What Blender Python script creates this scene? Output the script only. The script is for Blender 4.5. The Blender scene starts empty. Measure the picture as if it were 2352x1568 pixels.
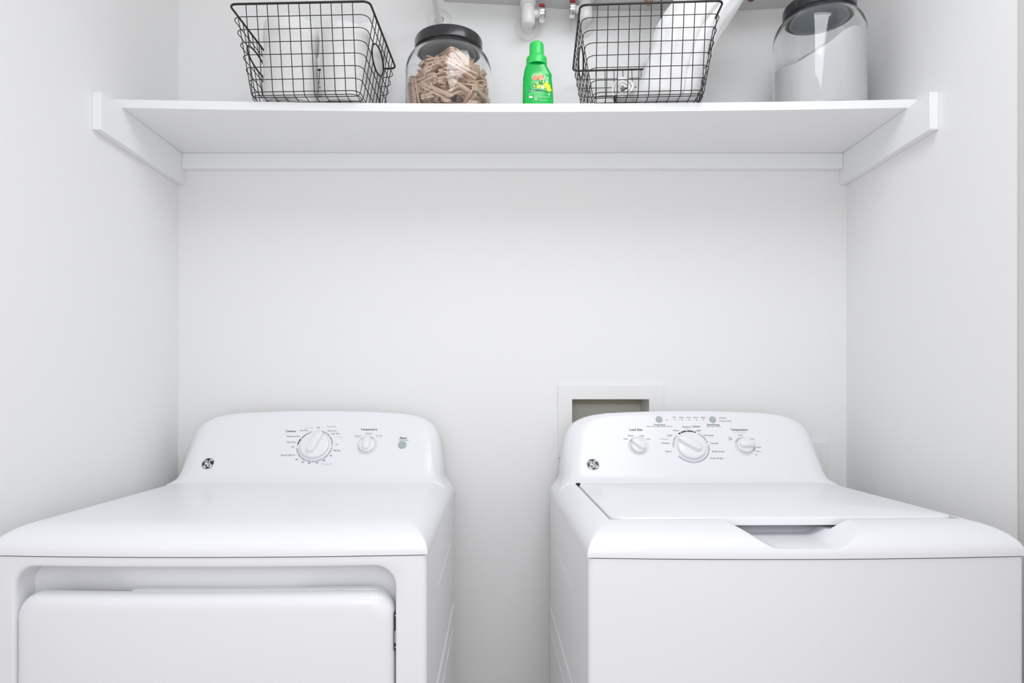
import bpy, bmesh, math, random
from mathutils import Vector, Matrix, noise

# ---------------------------------------------------------------- camera, world, lights, exposure
CZ = 1.115                      # camera height
F = 1514.0                      # focal length in pixels of the 2352 px wide frame
VX, VY = 1152.0, 905.0          # where the level viewing axis meets the picture
sc = bpy.context.scene
C = sc.collection
cam = bpy.data.cameras.new('camera')
cam.sensor_width = 36.0
cam.lens = F / 2352 * 36
cam.shift_x = (1176 - VX) / 2352
cam.shift_y = (VY - 784) / 2352
cam.clip_start = 0.02
camo = bpy.data.objects.new('camera', cam)
C.objects.link(camo)
camo.location = (0, 0, CZ)
camo.rotation_euler = (math.pi / 2, 0, 0)
sc.camera = camo
sc.view_settings.view_transform = 'Standard'
sc.view_settings.look = 'None'
sc.view_settings.gamma = 1
sc.view_settings.use_curve_mapping = False
sc.view_settings.exposure = 0.0
sc.cycles.sample_clamp_indirect = 0

w = bpy.data.worlds.new('world')
sc.world = w
w.use_nodes = True
w.node_tree.nodes['Background'].inputs[0].default_value = (0.955, 0.965, 1.0, 1)
w.node_tree.nodes['Background'].inputs[1].default_value = 0.58


def area(name, loc, target, sx, sy, power, col):
    l = bpy.data.lights.new(name, 'AREA')
    l.shape = 'RECTANGLE'
    l.size = sx
    l.size_y = sy
    l.energy = power
    l.color = col
    o = bpy.data.objects.new(name, l)
    C.objects.link(o)
    o.location = loc
    o.rotation_euler = (Vector(target) - Vector(loc)).to_track_quat('-Z', 'Y').to_euler()
    return o


area('flash_light', (-0.06, -0.08, 1.33), (0.0, 1.6, 1.3), 0.55, 0.40, 3.9, (0.965, 0.975, 1.0))
area('closet_ceiling_light', (0.22, 0.62, 2.41), (-0.15, 0.85, 0.9), 1.2, 0.62, 13.8, (0.945, 0.96, 1.0))
area('hall_fill_light', (0.60, -1.15, 1.10), (-0.55, 1.5, 1.25), 2.3, 1.8, 6.5, (0.985, 0.99, 1.0))  # added fill from behind the camera; stands for no window

# ---------------------------------------------------------------- helpers
def P(px, py, Y):
    return Vector(((px - VX) / F * Y, Y, CZ + (VY - py) / F * Y))


def mat(name, col, rough=0.5, metal=0.0, spec=0.5, coat=0.0, bump=0.0, bscale=200.0, var=0.0, emit=None, bdist=0.001, detail=3.0, sheen=0.0):
    m = bpy.data.materials.new(name)
    m.use_nodes = True
    nt = m.node_tree
    b = nt.nodes['Principled BSDF']
    b.inputs['Base Color'].default_value = (*col, 1)
    b.inputs['Roughness'].default_value = rough
    b.inputs['Metallic'].default_value = metal
    b.inputs['Specular IOR Level'].default_value = spec
    b.inputs['Coat Weight'].default_value = coat
    b.inputs['Coat Roughness'].default_value = 0.08
    b.inputs['Sheen Weight'].default_value = sheen
    if bump or var:
        tc = nt.nodes.new('ShaderNodeTexCoord')
        n = nt.nodes.new('ShaderNodeTexNoise')
        n.inputs['Scale'].default_value = bscale
        n.inputs['Detail'].default_value = detail
        nt.links.new(tc.outputs['Object'], n.inputs['Vector'])
        if bump:
            bp = nt.nodes.new('ShaderNodeBump')
            bp.inputs['Strength'].default_value = bump
            bp.inputs['Distance'].default_value = bdist
            nt.links.new(n.outputs['Fac'], bp.inputs['Height'])
            nt.links.new(bp.outputs['Normal'], b.inputs['Normal'])
        if var:
            n2 = nt.nodes.new('ShaderNodeTexNoise')
            n2.inputs['Scale'].default_value = bscale * 0.15
            nt.links.new(tc.outputs['Object'], n2.inputs['Vector'])
            r = nt.nodes.new('ShaderNodeMixRGB')
            r.inputs['Color1'].default_value = (*[c * (1 - var) for c in col], 1)
            r.inputs['Color2'].default_value = (*[min(1, c * (1 + var)) for c in col], 1)
            nt.links.new(n2.outputs['Fac'], r.inputs['Fac'])
            nt.links.new(r.outputs['Color'], b.inputs['Base Color'])
    return m


def wood_mat(name, c1, c2):
    m = mat(name, c1, 0.6)
    nt = m.node_tree
    tc = nt.nodes.new('ShaderNodeTexCoord')
    mp = nt.nodes.new('ShaderNodeMapping')
    mp.inputs['Scale'].default_value = (25, 500, 500)
    n = nt.nodes.new('ShaderNodeTexNoise')
    n.inputs['Scale'].default_value = 1.0
    oi = nt.nodes.new('ShaderNodeObjectInfo')
    ad = nt.nodes.new('ShaderNodeVectorMath')
    nt.links.new(tc.outputs['Object'], mp.inputs['Vector'])
    nt.links.new(mp.outputs['Vector'], ad.inputs[0])
    nt.links.new(oi.outputs['Location'], ad.inputs[1])
    nt.links.new(ad.outputs[0], n.inputs['Vector'])
    mx = nt.nodes.new('ShaderNodeMixRGB')
    mx.inputs['Color1'].default_value = (*c1, 1)
    mx.inputs['Color2'].default_value = (*c2, 1)
    nt.links.new(n.outputs['Fac'], mx.inputs['Fac'])
    nt.links.new(mx.outputs['Color'], nt.nodes['Principled BSDF'].inputs['Base Color'])
    return m


def glass_mat(name):
    m = mat(name, (0.990, 0.995, 0.996), 0.0)
    b = m.node_tree.nodes['Principled BSDF']
    b.inputs['Transmission Weight'].default_value = 1.0
    b.inputs['IOR'].default_value = 1.46
    return m


class MB:
    def __init__(s):
        s.v, s.f, s.m = [], [], []

    def add(s, vs, fs, mi=0):
        o = len(s.v)
        s.v += [tuple(v) for v in vs]
        s.f += [tuple(i + o for i in f) for f in fs]
        s.m += [mi] * len(fs)

    def box(s, x0, x1, y0, y1, z0, z1, mi=0):
        vs = [(x, y, z) for x in (x0, x1) for y in (y0, y1) for z in (z0, z1)]
        s.add(vs, [(0, 1, 3, 2), (4, 6, 7, 5), (0, 4, 5, 1), (2, 3, 7, 6), (0, 2, 6, 4), (1, 5, 7, 3)], mi)

    def grid(s, rows, mi=0, cu=False, cv=False):
        """rows: list of equal-length lists of points; cu closes along a row, cv closes the rows."""
        n, k = len(rows), len(rows[0])
        fs = []
        for i in range(n if cv else n - 1):
            for j in range(k if cu else k - 1):
                a, b = i * k + j, i * k + (j + 1) % k
                c, d = ((i + 1) % n) * k + (j + 1) % k, ((i + 1) % n) * k + j
                fs.append((a, b, c, d))
        s.add([p for r in rows for p in r], fs, mi)

    def lathe(s, prof, cx=0, cy=0, n=48, mi=0, rot=None, off=None, z0=0):
        rows = []
        for r, z in prof:
            row = []
            for j in range(n):
                a = 2 * math.pi * j / n
                v = Vector((r * math.cos(a), r * math.sin(a), z))
                if rot is not None:
                    v = rot @ v
                if off is not None:
                    v = v + Vector(off)
                row.append((v.x + cx, v.y + cy, v.z + z0))
            rows.append(row)
        s.grid(rows, mi, cu=True)

    def tube(s, pts, r, n=8, closed=False, mi=0, cap=True):
        pts = [Vector(p) for p in pts]
        k = len(pts)
        rows = []
        up = None
        for i, p in enumerate(pts):
            if closed:
                t = (pts[(i + 1) % k] - pts[i - 1])
            else:
                t = pts[min(i + 1, k - 1)] - pts[max(i - 1, 0)]
            if t.length < 1e-9:
                t = Vector((0, 0, 1))
            t.normalize()
            if up is None:
                up = Vector((0, 0, 1)) if abs(t.z) < 0.9 else Vector((1, 0, 0))
            a = (up - t * up.dot(t)).normalized()
            up = a
            b = t.cross(a)
            rr = r[i] if isinstance(r, (list, tuple)) else r
            rows.append([tuple(p + (a * math.cos(q) + b * math.sin(q)) * rr) for q in [2 * math.pi * j / n for j in range(n)]])
        s.grid(rows, mi, cu=True, cv=closed)
        if cap and not closed:
            o = len(s.v) - k * n
            s.f.append(tuple(o + j for j in range(n))[::-1])
            s.f.append(tuple(o + (k - 1) * n + j for j in range(n)))
            s.m += [mi, mi]

    def build(s, name, mats, parent=None, loc=None, rot=None, ang=35, bevel=None, link=True, matrix=None):
        me = bpy.data.meshes.new(name)
        me.from_pydata(s.v, [], s.f)
        if not isinstance(mats, (list, tuple)):
            mats = [mats]
        for m in mats:
            me.materials.append(m)
        for p, mi in zip(me.polygons, s.m):
            p.material_index = mi
        bm = bmesh.new()
        bm.from_mesh(me)
        bmesh.ops.remove_doubles(bm, verts=bm.verts, dist=1e-6)
        bmesh.ops.recalc_face_normals(bm, faces=bm.faces)
        th = math.radians(ang)
        for f in bm.faces:
            f.smooth = True
        for e in bm.edges:
            if len(e.link_faces) == 2 and e.calc_face_angle(0) > th:
                e.smooth = False
        bm.to_mesh(me)
        bm.free()
        o = bpy.data.objects.new(name, me)
        C.objects.link(o)
        if parent is not None:
            o.parent = parent
        if loc is not None:
            o.location = loc
        if rot is not None:
            o.rotation_euler = rot
        if bevel:
            b = o.modifiers.new('bevel', 'BEVEL')
            b.width = bevel
            b.segments = 3
            b.limit_method = 'ANGLE'
            b.angle_limit = math.radians(50)
            b.harden_normals = False
        return o


def tag(o, label=None, cat=None, group=None, kind=None):
    if label:
        o['label'] = label
    if cat:
        o['category'] = cat
    if group:
        o['group'] = group
    if kind:
        o['kind'] = kind
    return o


def empty(name, loc=(0, 0, 0), rz=0, label=None, cat=None, group=None):
    o = bpy.data.objects.new(name, None)
    o.empty_display_size = 0.05
    C.objects.link(o)
    o.location = loc
    o.rotation_euler = (0, 0, rz)
    return tag(o, label, cat, group)


def sstep(a, b, x):
    t = max(0.0, min(1.0, (x - a) / (b - a)))
    return t * t * (3 - 2 * t)


def interp(tab, x):
    if x <= tab[0][0]:
        return tab[0][1]
    for (a, b), (c, d) in zip(tab, tab[1:]):
        if x <= c:
            return b + (d - b) * (x - a) / (c - a)
    return tab[-1][1]


def rrect(hx0, hx1, hz0, hz1, r, n=8):
    """rounded rectangle loop (a, b), counter-clockwise; also the matching square corner for each point."""
    pts, cor = [], []
    for (cx, cz, a0, qx, qz) in ((hx1 - r, hz1 - r, 0, hx1, hz1), (hx0 + r, hz1 - r, 90, hx0, hz1), (hx0 + r, hz0 + r, 180, hx0, hz0), (hx1 - r, hz0 + r, 270, hx1, hz0)):
        for i in range(n + 1):
            a = math.radians(a0 + 90 * i / n)
            pts.append((cx + r * math.cos(a), cz + r * math.sin(a)))
            cor.append((qx, qz, i, n))
    return pts, cor


def text_geo(s, bold=0.0, shear=0.0):
    cu = bpy.data.curves.new('t', 'FONT')
    cu.body = s
    cu.offset = bold
    cu.shear = shear
    cu.resolution_u = 3
    o = bpy.data.objects.new('t', cu)
    me = bpy.data.meshes.new_from_object(o)
    vs = [v.co.copy() for v in me.vertices]
    fs = [tuple(p.vertices) for p in me.polygons]
    bpy.data.objects.remove(o)
    bpy.data.meshes.remove(me)
    bpy.data.curves.remove(cu)
    x0 = min(v.x for v in vs)
    x1 = max(v.x for v in vs)
    return [(v.x - (x0 + x1) / 2, v.y - 0.33) for v in vs], fs, x1 - x0

# ---------------------------------------------------------------- materials
M = {}
M['wall'] = mat('wall_paint', (0.885, 0.885, 0.88), 0.5, bump=0.25, bscale=150, bdist=0.0012, detail=2)
M['shelf'] = mat('shelf_paint', (0.90, 0.905, 0.92), 0.4)
M['shade_part'] = mat('shaded_end_grey', (0.66, 0.655, 0.64), 0.5)  # shade of the dimmer wall end put into the colour
M['ceil'] = mat('ceiling_paint', (0.9, 0.9, 0.9), 0.8)
M['floor'] = mat('floor_vinyl', (0.72, 0.655, 0.57), 0.4, bump=0.1, bscale=20, var=0.08)
M['white'] = mat('appliance_white', (0.875, 0.878, 0.908), 0.33, spec=0.5, coat=0.12)
M['white_side'] = mat('appliance_side_white', (0.86, 0.865, 0.88), 0.16, coat=0.3)
M['knob'] = mat('knob_white', (0.87, 0.875, 0.89), 0.3)
M['bezel'] = mat('knob_bezel_grey', (0.79, 0.80, 0.82), 0.35)
M['ink'] = mat('printed_dark_grey', (0.035, 0.035, 0.045), 0.5)
M['grey_ink'] = mat('printed_blue_grey', (0.46, 0.49, 0.56), 0.5)
M['light_ink'] = mat('printed_light_grey', (0.55, 0.56, 0.60), 0.5)
M['white_ink'] = mat('printed_white', (0.9, 0.9, 0.9), 0.5)
M['button'] = mat('button_grey_green', (0.42, 0.48, 0.475), 0.3)
M['black'] = mat('black_plastic', (0.012, 0.012, 0.014), 0.35)
M['lid'] = mat('black_lid', (0.018, 0.018, 0.022), 0.28, coat=0.3)
M['wire'] = mat('dark_wire', (0.028, 0.024, 0.022), 0.45, metal=0.3)
M['chrome'] = mat('chrome', (0.8, 0.8, 0.82), 0.12, metal=1)
M['steel'] = mat('steel', (0.5, 0.5, 0.5), 0.3, metal=1)
M['brass'] = mat('old_brass', (0.42, 0.33, 0.22), 0.4, metal=0.7)
M['maroon'] = mat('maroon_plastic', (0.16, 0.05, 0.07), 0.5)
M['red'] = mat('red_plastic', (0.45, 0.03, 0.03), 0.3)
M['pvc'] = mat('beige_pipe', (0.78, 0.66, 0.50), 0.45)
M['valve'] = mat('valve_white', (0.84, 0.83, 0.82), 0.3)
M['shadow_grey'] = mat('wall_shadow_grey', (0.66, 0.66, 0.65), 0.5)  # tone of the wall shadow, given to the added box
M['plate'] = mat('outlet_plate', (0.86, 0.86, 0.85), 0.45)
M['boxin'] = mat('box_inner', (0.76, 0.75, 0.70), 0.6)
M['striplt'] = mat('box_strip_tan', (0.50, 0.47, 0.38), 0.6)
M['terry'] = mat('white_terry', (0.90, 0.90, 0.89), 0.95, bump=0.6, bscale=900, bdist=0.002, sheen=0.3)
M['cotton'] = mat('white_cotton', (0.88, 0.88, 0.885), 0.9, bump=0.4, bscale=350, bdist=0.002, sheen=0.2)
M['powder'] = mat('white_powder', (0.92, 0.925, 0.94), 0.9, bump=0.2, bscale=500)
M['wood'] = wood_mat('clothespin_wood', (0.93, 0.63, 0.46), (1.0, 0.82, 0.66))
M['glass'] = glass_mat('jar_glass')
M['seal'] = mat('lid_seal_grey', (0.20, 0.235, 0.27), 0.25, coat=0.3)
M['green'] = mat('bottle_green', (0.0, 0.50, 0.075), 0.22, coat=0.3)
M['capgreen'] = mat('cap_green', (0.035, 0.66, 0.12), 0.3)
M['orange'] = mat('label_orange', (0.95, 0.22, 0.01), 0.4)
M['yellow'] = mat('label_yellow', (0.85, 0.78, 0.0), 0.4)
M['dkgreen'] = mat('label_dark_green', (0.0, 0.17, 0.06), 0.4)
M['lime'] = mat('label_lime', (0.42, 0.75, 0.12), 0.4)
M['tagorange'] = mat('tag_orange', (0.85, 0.42, 0.08), 0.5)
M['taggreen'] = mat('tag_green', (0.0, 0.16, 0.10), 0.5)

# ---------------------------------------------------------------- room shell
XL, XR, YB = -0.843, 0.900, 1.72
YC = 1.152           # where the right wall turns its outside corner
HX0, HX1, HZ0, HZ1 = 0.183, 0.385, 0.985, CZ - 0.0125     # hole for the supply box
CEIL = 2.44

m = MB()
xs = [XL - 0.1, HX0, HX1, XR + 0.1]
zs = [0, HZ0, HZ1, CEIL]
for i in range(3):
    for j in range(3):
        if (i, j) == (1, 1):
            continue
        a, b, c, d = xs[i], xs[i + 1], zs[j], zs[j + 1]
        m.add([(a, YB, c), (b, YB, c), (b, YB, d), (a, YB, d)], [(0, 1, 2, 3)])
for (a, b, c, d) in ((HX0, HX0, HZ0, HZ1), (HX1, HX1, HZ0, HZ1)):
    m.add([(a, YB, c), (a, YB + 0.12, c), (a, YB + 0.12, d), (a, YB, d)], [(0, 1, 2, 3)])
for z in (HZ0, HZ1):
    m.add([(HX0, YB, z), (HX1, YB, z), (HX1, YB + 0.12, z), (HX0, YB + 0.12, z)], [(0, 1, 2, 3)])
m.add([(XL - 0.1, YB + 0.12, 0), (XR + 0.1, YB + 0.12, 0), (XR + 0.1, YB + 0.12, CEIL), (XL - 0.1, YB + 0.12, CEIL)], [(0, 1, 2, 3)])
tag(m.build('wall_back', M['wall']), kind='structure')
m = MB()
m.box(XL - 0.12, XL, -0.6, YB + 0.12, 0, CEIL)
tag(m.build('wall_left', M['wall']), kind='structure')
m = MB()
m.box(XR, XR + 0.12, YC, YB + 0.12, 0, CEIL)
tag(m.build('wall_right', M['wall']), kind='structure')
# strip added in front of the right wall, its grey standing in for shade
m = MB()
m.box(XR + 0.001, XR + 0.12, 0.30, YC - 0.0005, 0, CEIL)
tag(m.build('shade_strip_1', M['shade_part'], bevel=0.004), kind='structure')
m = MB()
m.box(XL - 0.12, XR + 0.12, -1.8, YB + 0.12, -0.05, 0)
tag(m.build('floor', M['floor']), kind='structure')
m = MB()
m.box(XL - 0.12, XR + 0.12, -1.0, YB + 0.12, CEIL, CEIL + 0.05)
tag(m.build('ceiling', M['ceil']), kind='structure')

# ---------------------------------------------------------------- shelf with its cleats
SY0 = 1.433
SZ = CZ + 0.641
SAG = 0.0095


def shelf_top(x, y):
    t = (x - (XL + XR) / 2) / ((XR - XL) / 2)
    return SZ - SAG * (1 - t * t) * max(0.0, min(1.0, (1.70 - y) / (1.70 - SY0)))


sh = empty('wall_shelf', (0, 0, CZ), 0, 'long white painted shelf board spanning the alcove above the machines', 'shelf')
m = MB()
nx, ny = 40, 8
top, bot = [], []
for j in range(ny + 1):
    y = SY0 + (YB - SY0) * j / ny
    top.append([(XL + (XR - XL) * i / nx, y, shelf_top(XL + (XR - XL) * i / nx, y) - CZ) for i in range(nx + 1)])
    bot.append([(p[0], p[1], p[2] - 0.018) for p in top[-1]])
m.grid(top)
m.grid(bot)
m.grid([top[0], bot[0]])
m.grid([top[-1], bot[-1]])
m.grid([[r[0] for r in top], [r[0] for r in bot]])
m.grid([[r[-1] for r in top], [r[-1] for r in bot]])
m.build('shelf_board', M['shelf'], sh)
for x0, x1, y0, y1, z0 in ((XL, XL + 0.018, 1.357, YB, 0.545), (XR - 0.018, XR, 1.357, YB, 0.545), (XL + 0.018, XR - 0.018, YB - 0.018, YB, 0.583)):
    m = MB()
    m.box(x0, x1, y0, y1, z0, 0.6228)
    m.build('cleat', M['shelf'], sh, bevel=0.0015)

# ---------------------------------------------------------------- supply box and cover plate in the back wall
hb = empty('supply_outlet_box', (0, 0, CZ), 0, 'recessed off-white washer supply box in the back wall behind the right machine', 'outlet box')
m = MB()
x0, x1, z1, z0 = 0.1466, 0.4227, 0.024, -0.165
a0, a1, b1, b0 = HX0 + 0.001, HX1 - 0.001, HZ1 - CZ - 0.001, HZ0 - CZ + 0.001
y0 = YB - 0.005
outer = [(x0, z0), (x1, z0), (x1, z1), (x0, z1)]
inner = [(a0, b0), (a1, b0), (a1, b1), (a0, b1)]
m.grid([[(x, YB, z) for x, z in outer], [(x, y0, z) for x, z in outer], [(x, y0, z) for x, z in inner], [(x, YB + 0.002, z) for x, z in inner]], cu=True)
m.build('face_plate', M['plate'], hb, bevel=0.0015)
m = MB()
yb = YB + 0.105
m.grid([[(x, YB + 0.0015, z) for x, z in inner], [(x * 1, yb, z) for x, z in inner]], cu=True)
m.add([(x, yb, z) for x, z in inner], [(0, 1, 2, 3)])
m.build('box_liner', M['boxin'], hb)
m = MB()
m.box(a0 + 0.0005, a1 - 0.0005, yb - 0.012, yb - 0.0005, b1 - 0.013, b1 - 0.0005)  # darker tan strip along the top of the box back
m.build('liner_strip', M['striplt'], hb)

wp = empty('wall_cover_plate', (0, 0, CZ), 0, 'plain white cover plate on the back wall, mostly hidden by the right console', 'cover plate')
m = MB()
m.box(0.779, 0.849, YB - 0.006, YB - 0.0003, -0.239, -0.124)
m.build('plate', M['plate'], wp, bevel=0.002)

# ---------------------------------------------------------------- washing machine and dryer
HW, DEP = 0.343, 0.65
SEAM, DECK = -0.248, -0.2085        # heights below the camera
BOW = 0.014


def bow(x, y):
    return y - BOW * (1 - min(1, (x / HW) ** 2)) * max(0, 1 - y / 0.3)


def superf(t, p=2.3):
    t = max(0.0, min(1.0, t))
    return (1 - (1 - t) ** p) ** (1 / p)


def nonuni(a, b, wd, n1, n2, both=True):
    L = [a + wd * (1 - math.cos(math.pi / 2 * i / n1)) for i in range(n1 + 1)]
    e = b - wd if both else b
    L += [L[-1] + (e - L[-1]) * (i + 1) / n2 for i in range(n2)]
    if both:
        L += [b - (v - a) for v in reversed(L[:n1])]
    return L


LX0, LX1, LY0, LY1 = -0.290, 0.296, 0.088, 0.513    # lid outline on the washer


def top_panel(washer):
    m = MB()
    xs = nonuni(-HW, HW, 0.046, 14, 150 if washer else 40)
    ys = nonuni(0, DEP, 0.075, 18, 60, both=False)
    if washer:
        for v in (LY0 - 0.004, LY0 - 0.0035, LY1 + 0.0035, LY1 + 0.004):
            ys.append(v)
        for v in (LX0 - 0.004, LX0 - 0.0035, LX1 + 0.0035, LX1 + 0.004):
            xs.append(v)
        for i in range(1, 24):
            ys.append(0.03 + i * 0.004 + 0.0003)
        xs.sort()
        ys.sort()
    rows = []
    for y in ys:
        row = []
        for x in xs:
            fx = superf((HW - abs(x)) / 0.046, 1.9)
            fy = superf(y / 0.075, 2.1)
            k = 0.05
            h = max(k - abs(fx - fy), 0) / k
            f = min(fx, fy) - h * h * k * 0.25
            f = max(0, min(1, f))
            z = SEAM + (DECK - SEAM) * f
            if washer:
                # pocket for the fingers in the front rim
                zs = DECK - 0.029 * min(sstep(-0.112, -0.048, x), 1 - sstep(0.040, 0.110, x)) if y < 0.125 else DECK
                if LX0 - 0.0036 < x < LX1 + 0.0036 and LY0 - 0.0036 < y < LY1 + 0.0036:
                    z = DECK - 0.017
                z = min(z, zs)
            row.append((x, bow(x, y), z))
        rows.append(row)
    m.grid(rows)
    # skirt
    for line in (rows[0], rows[-1], [r[0] for r in rows], [r[-1] for r in rows]):
        m.grid([line, [(p[0], p[1], min(p[2], SEAM) - 0.004) for p in line]])
    return m


ZB, ZT = -0.2085, -0.055
SL = (0.628 - 0.530) / (ZT - ZB)


def yface(z):
    return 0.530 + (z - ZB) * SL


WF = [(-.238, .3375), (-.226, .334), (-.2165, .328), (-.211, .321), (-.2075, .3145), (-.2035, .3085), (-.197, .304), (-.187, .3005), (-.172, .298), (-.155, .2945), (-.125, .2885), (-.102, .283), (-.088, .277), (-.077, .268), (-.069, .256), (-.063, .242), (-.0585, .224), (-.055, .200)]
WR = [(-.238, .335), (-.226, .332), (-.2165, .327), (-.211, .322), (-.200, .319), (-.158, .316), (-.125, .311), (-.0926, .301), (-.077, .291), (-.067, .277), (-.060, .262), (-.0545, .245), (-.050, .22), (-.048, .200)]
RZ = [-.238, -.226, -.2165, -.211, -.2065, -.201, -.193, -.184, -.170, -.152, -.122, -.096, -.083, -.072, -.064, -.058, -.0525, -.048]


def console():
    m = MB()
    nc = 24
    rows = []
    for z, wd in WF:
        t = max(0.0, (z - (-0.11)) / (ZT + 0.11))
        row = []
        for j in range(nc + 1):
            u = -1 + 2 * j / nc
            zz = z + 0.0065 * (1 - u * u) * t ** 3
            y = yface(max(zz, ZB)) - 0.014 * math.exp(-(max(zz, ZB) - ZB) / 0.0045)
            row.append((u * wd, y, zz))
        rows.append(row)
    m.grid(rows)
    fr = [r[0] for r in rows] + rows[-1][1:-1] + [r[-1] for r in reversed(rows)]
    nr = len(rows)
    zr = [ZB + (i / (nr - 1)) for i in range(nr)]
    rear = []
    k = 0
    rz = RZ
    left = [(-interp(WR, z), DEP, z) for z in rz]
    topr = [(rows[-1][j][0], DEP, -0.048 + 0.0055 * (1 - (rows[-1][j][0] / .2) ** 2)) for j in range(1, nc)]
    right = [(-p[0], p[1], p[2]) for p in reversed(left)]
    rear = left + topr + right
    strips = [fr]
    for q in (0.03, 0.08, 0.16, 0.28, 0.45, 0.7, 1.0):
        e = math.sin(min(1, q * 2.2) * math.pi / 2)
        strips.append([(a[0] + (b[0] - a[0]) * e, a[1] + (b[1] - a[1]) * q, a[2] + (b[2] - a[2]) * e) for a, b in zip(fr, rear)])
    m.grid(strips)
    m.add(strips[-1], [tuple(range(len(rear)))])
    return m


def cabinet(dryer):
    m = MB()
    z0, z1 = -1.08, SEAM - 0.0055
    g = 0.0015
    CR = 0.009
    W_ = HW - g - CR
    WS = HW - g
    # front outline columns carry the bow
    nx = 16
    cols = [-W_ + 2 * W_ * i / nx for i in range(nx + 1)]
    yb = DEP - 0.004
    fb = bow
    if not dryer:
        m.grid([[(x, fb(x, g), z1) for x in cols], [(x, fb(x, g), z0) for x in cols]])
    else:
        hx0, hx1, hz1, hz0 = -0.3055, 0.2965, -0.2655, -0.865
        loop, cor = rrect(hx0, hx1, hz0, hz1, 0.034, 10)
        # fine loop so the bow is followed on the long edges
        pts = []
        k = len(loop)
        for i in range(k):
            a, b = loop[i], loop[(i + 1) % k]
            L = math.hypot(b[0] - a[0], b[1] - a[1])
            nn = max(1, int(L / 0.04))
            for q in range(nn):
                pts.append((a[0] + (b[0] - a[0]) * q / nn, a[1] + (b[1] - a[1]) * q / nn))
        cx, cz = (hx0 + hx1) / 2, (hz0 + hz1) / 2

        def ins(p, d):
            # move inward by d along the local axis of the rounded rectangle
            x, z = p
            sx = (hx1 - hx0) / 2
            sz = (hz1 - hz0) / 2
            return (cx + (x - cx) * (sx - d) / sx, cz + (z - cz) * (sz - d) / sz)

        def out(p):
            x, z = p
            # outward to the panel edge
            if abs(z - hz1) < 0.034 and hx0 + 0.034 <= x <= hx1 - 0.034:
                return (x, z1)
            if abs(z - hz0) < 0.034 and hx0 + 0.034 <= x <= hx1 - 0.034:
                return (x, z0)
            if hz0 + 0.034 <= z <= hz1 - 0.034:
                return (W_ if x > cx else -W_, z)
            xx = hx1 - 0.034 if x > cx else hx0 + 0.034
            zz = hz1 - 0.034 if z > cz else hz0 + 0.034
            dx, dz = abs(x - xx), abs(z - zz)
            ex = (W_ - abs(xx)) if x > cx else (W_ - abs(xx))
            ez = abs((z1 if z > cz else z0) - zz)
            t = max(dx, dz) + 1e-9
            return (xx + (1 if x > cx else -1) * ex * dx / t, zz + (1 if z > cz else -1) * ez * dz / t)
        L0 = [out(p) for p in pts]
        mid = [((p[0] + q[0]) / 2, (p[1] + q[1]) / 2) for p, q in zip(pts, L0)]
        lay = [[(x, fb(x, g), z) for x, z in L0], [(x, fb(x, g), z) for x, z in mid], [(x, fb(x, g), z) for x, z in pts]]
        for d, dy in ((0.0012, 0.0006), (0.0026, 0.002), (0.0036, 0.0045), (0.004, 0.009), (0.0045, 0.036), (0.0065, 0.0425), (0.0120, 0.0458)):
            lay.append([(ins(p, d)[0], fb(p[0], g) + dy, ins(p, d)[1]) for p in pts])
        m.grid(lay, cu=True)
        # floor of the recess
        nz = 6
        last = lay[-1]
        fl = [(cx + (p[0] - cx) * 0.5, p[1], cz + (p[2] - cz) * 0.5) for p in last]
        m.grid([last, fl], cu=True)
        m.add(fl, [tuple(range(len(fl)))])
    # rounded front corners, sides, back, bottom, top
    ff = fb(W_, g)
    arc = [(W_ + CR * math.sin(math.pi / 2 * i / 6), ff + CR * (1 - math.cos(math.pi / 2 * i / 6))) for i in range(7)]
    for s in (-1, 1):
        m.grid([[(s * x, y, z0) for x, y in arc], [(s * x, y, z1) for x, y in arc]])
        m.add([(s * WS, ff + CR, z0), (s * WS, yb, z0), (s * WS, yb, z1), (s * WS, ff + CR, z1)], [(0, 1, 2, 3)], 1)
    m.add([(-WS, yb, z0), (WS, yb, z0), (WS, yb, z1), (-WS, yb, z1)], [(0, 1, 2, 3)], 1)
    for z in (z0, z1):
        lp = [(x, fb(x, g), z) for x in cols] + [(x, y, z) for x, y in arc[1:]] + [(WS, yb, z), (-WS, yb, z)] + [(-x, y, z) for x, y in reversed(arc[1:])]
        m.add(lp, [tuple(range(len(lp)))])
    # pressed ribs on the side panels
    for s in (-1, 1):
        for zr, ya, ybb, hh in ((-0.533, 0.10, 0.63, 0.005), (-0.590, 0.12, 0.62, 0.003), (-0.358, 0.20, 0.55, 0.0016)):
            m.add([(s * WS, ya, zr - hh), (s * WS, ybb, zr - hh), (s * (WS + hh * 0.5), ybb, zr), (s * (WS + hh * 0.5), ya, zr), (s * WS, ybb, zr + hh * 0.6), (s * WS, ya, zr + hh * 0.6)], [(0, 1, 2, 3), (3, 2, 4, 5), (1, 4, 2), (0, 3, 5)], 1)
    return m


class Panel:
    """the tilted console face: converts measured positions to the machine's own face coordinates"""
    def __init__(s, loc, rz):
        s.M = Matrix.Translation(loc) @ Matrix.Rotation(rz, 4, 'Z')
        s.Mi = s.M.inverted()
        s.o = Vector((0, yface(-0.13), -0.13))
        s.u = Vector((1, 0, 0))
        s.v = Vector((0, SL, 1)).normalized()
        s.n = s.u.cross(s.v).normalized()          # towards the camera (-y)

    def uv(s, px, py):
        d = s.Mi.to_3x3() @ Vector(((px - VX) / F, 1, (VY - py) / F))
        c = s.Mi @ Vector((0, 0, CZ))
        t = (s.o - c).dot(s.n) / d.dot(s.n)
        q = c + d * t - s.o
        return q.dot(s.u), q.dot(s.v)

    def at(s, u, v, h=0.0):
        return s.o + s.u * u + s.v * v + s.n * h


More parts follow.
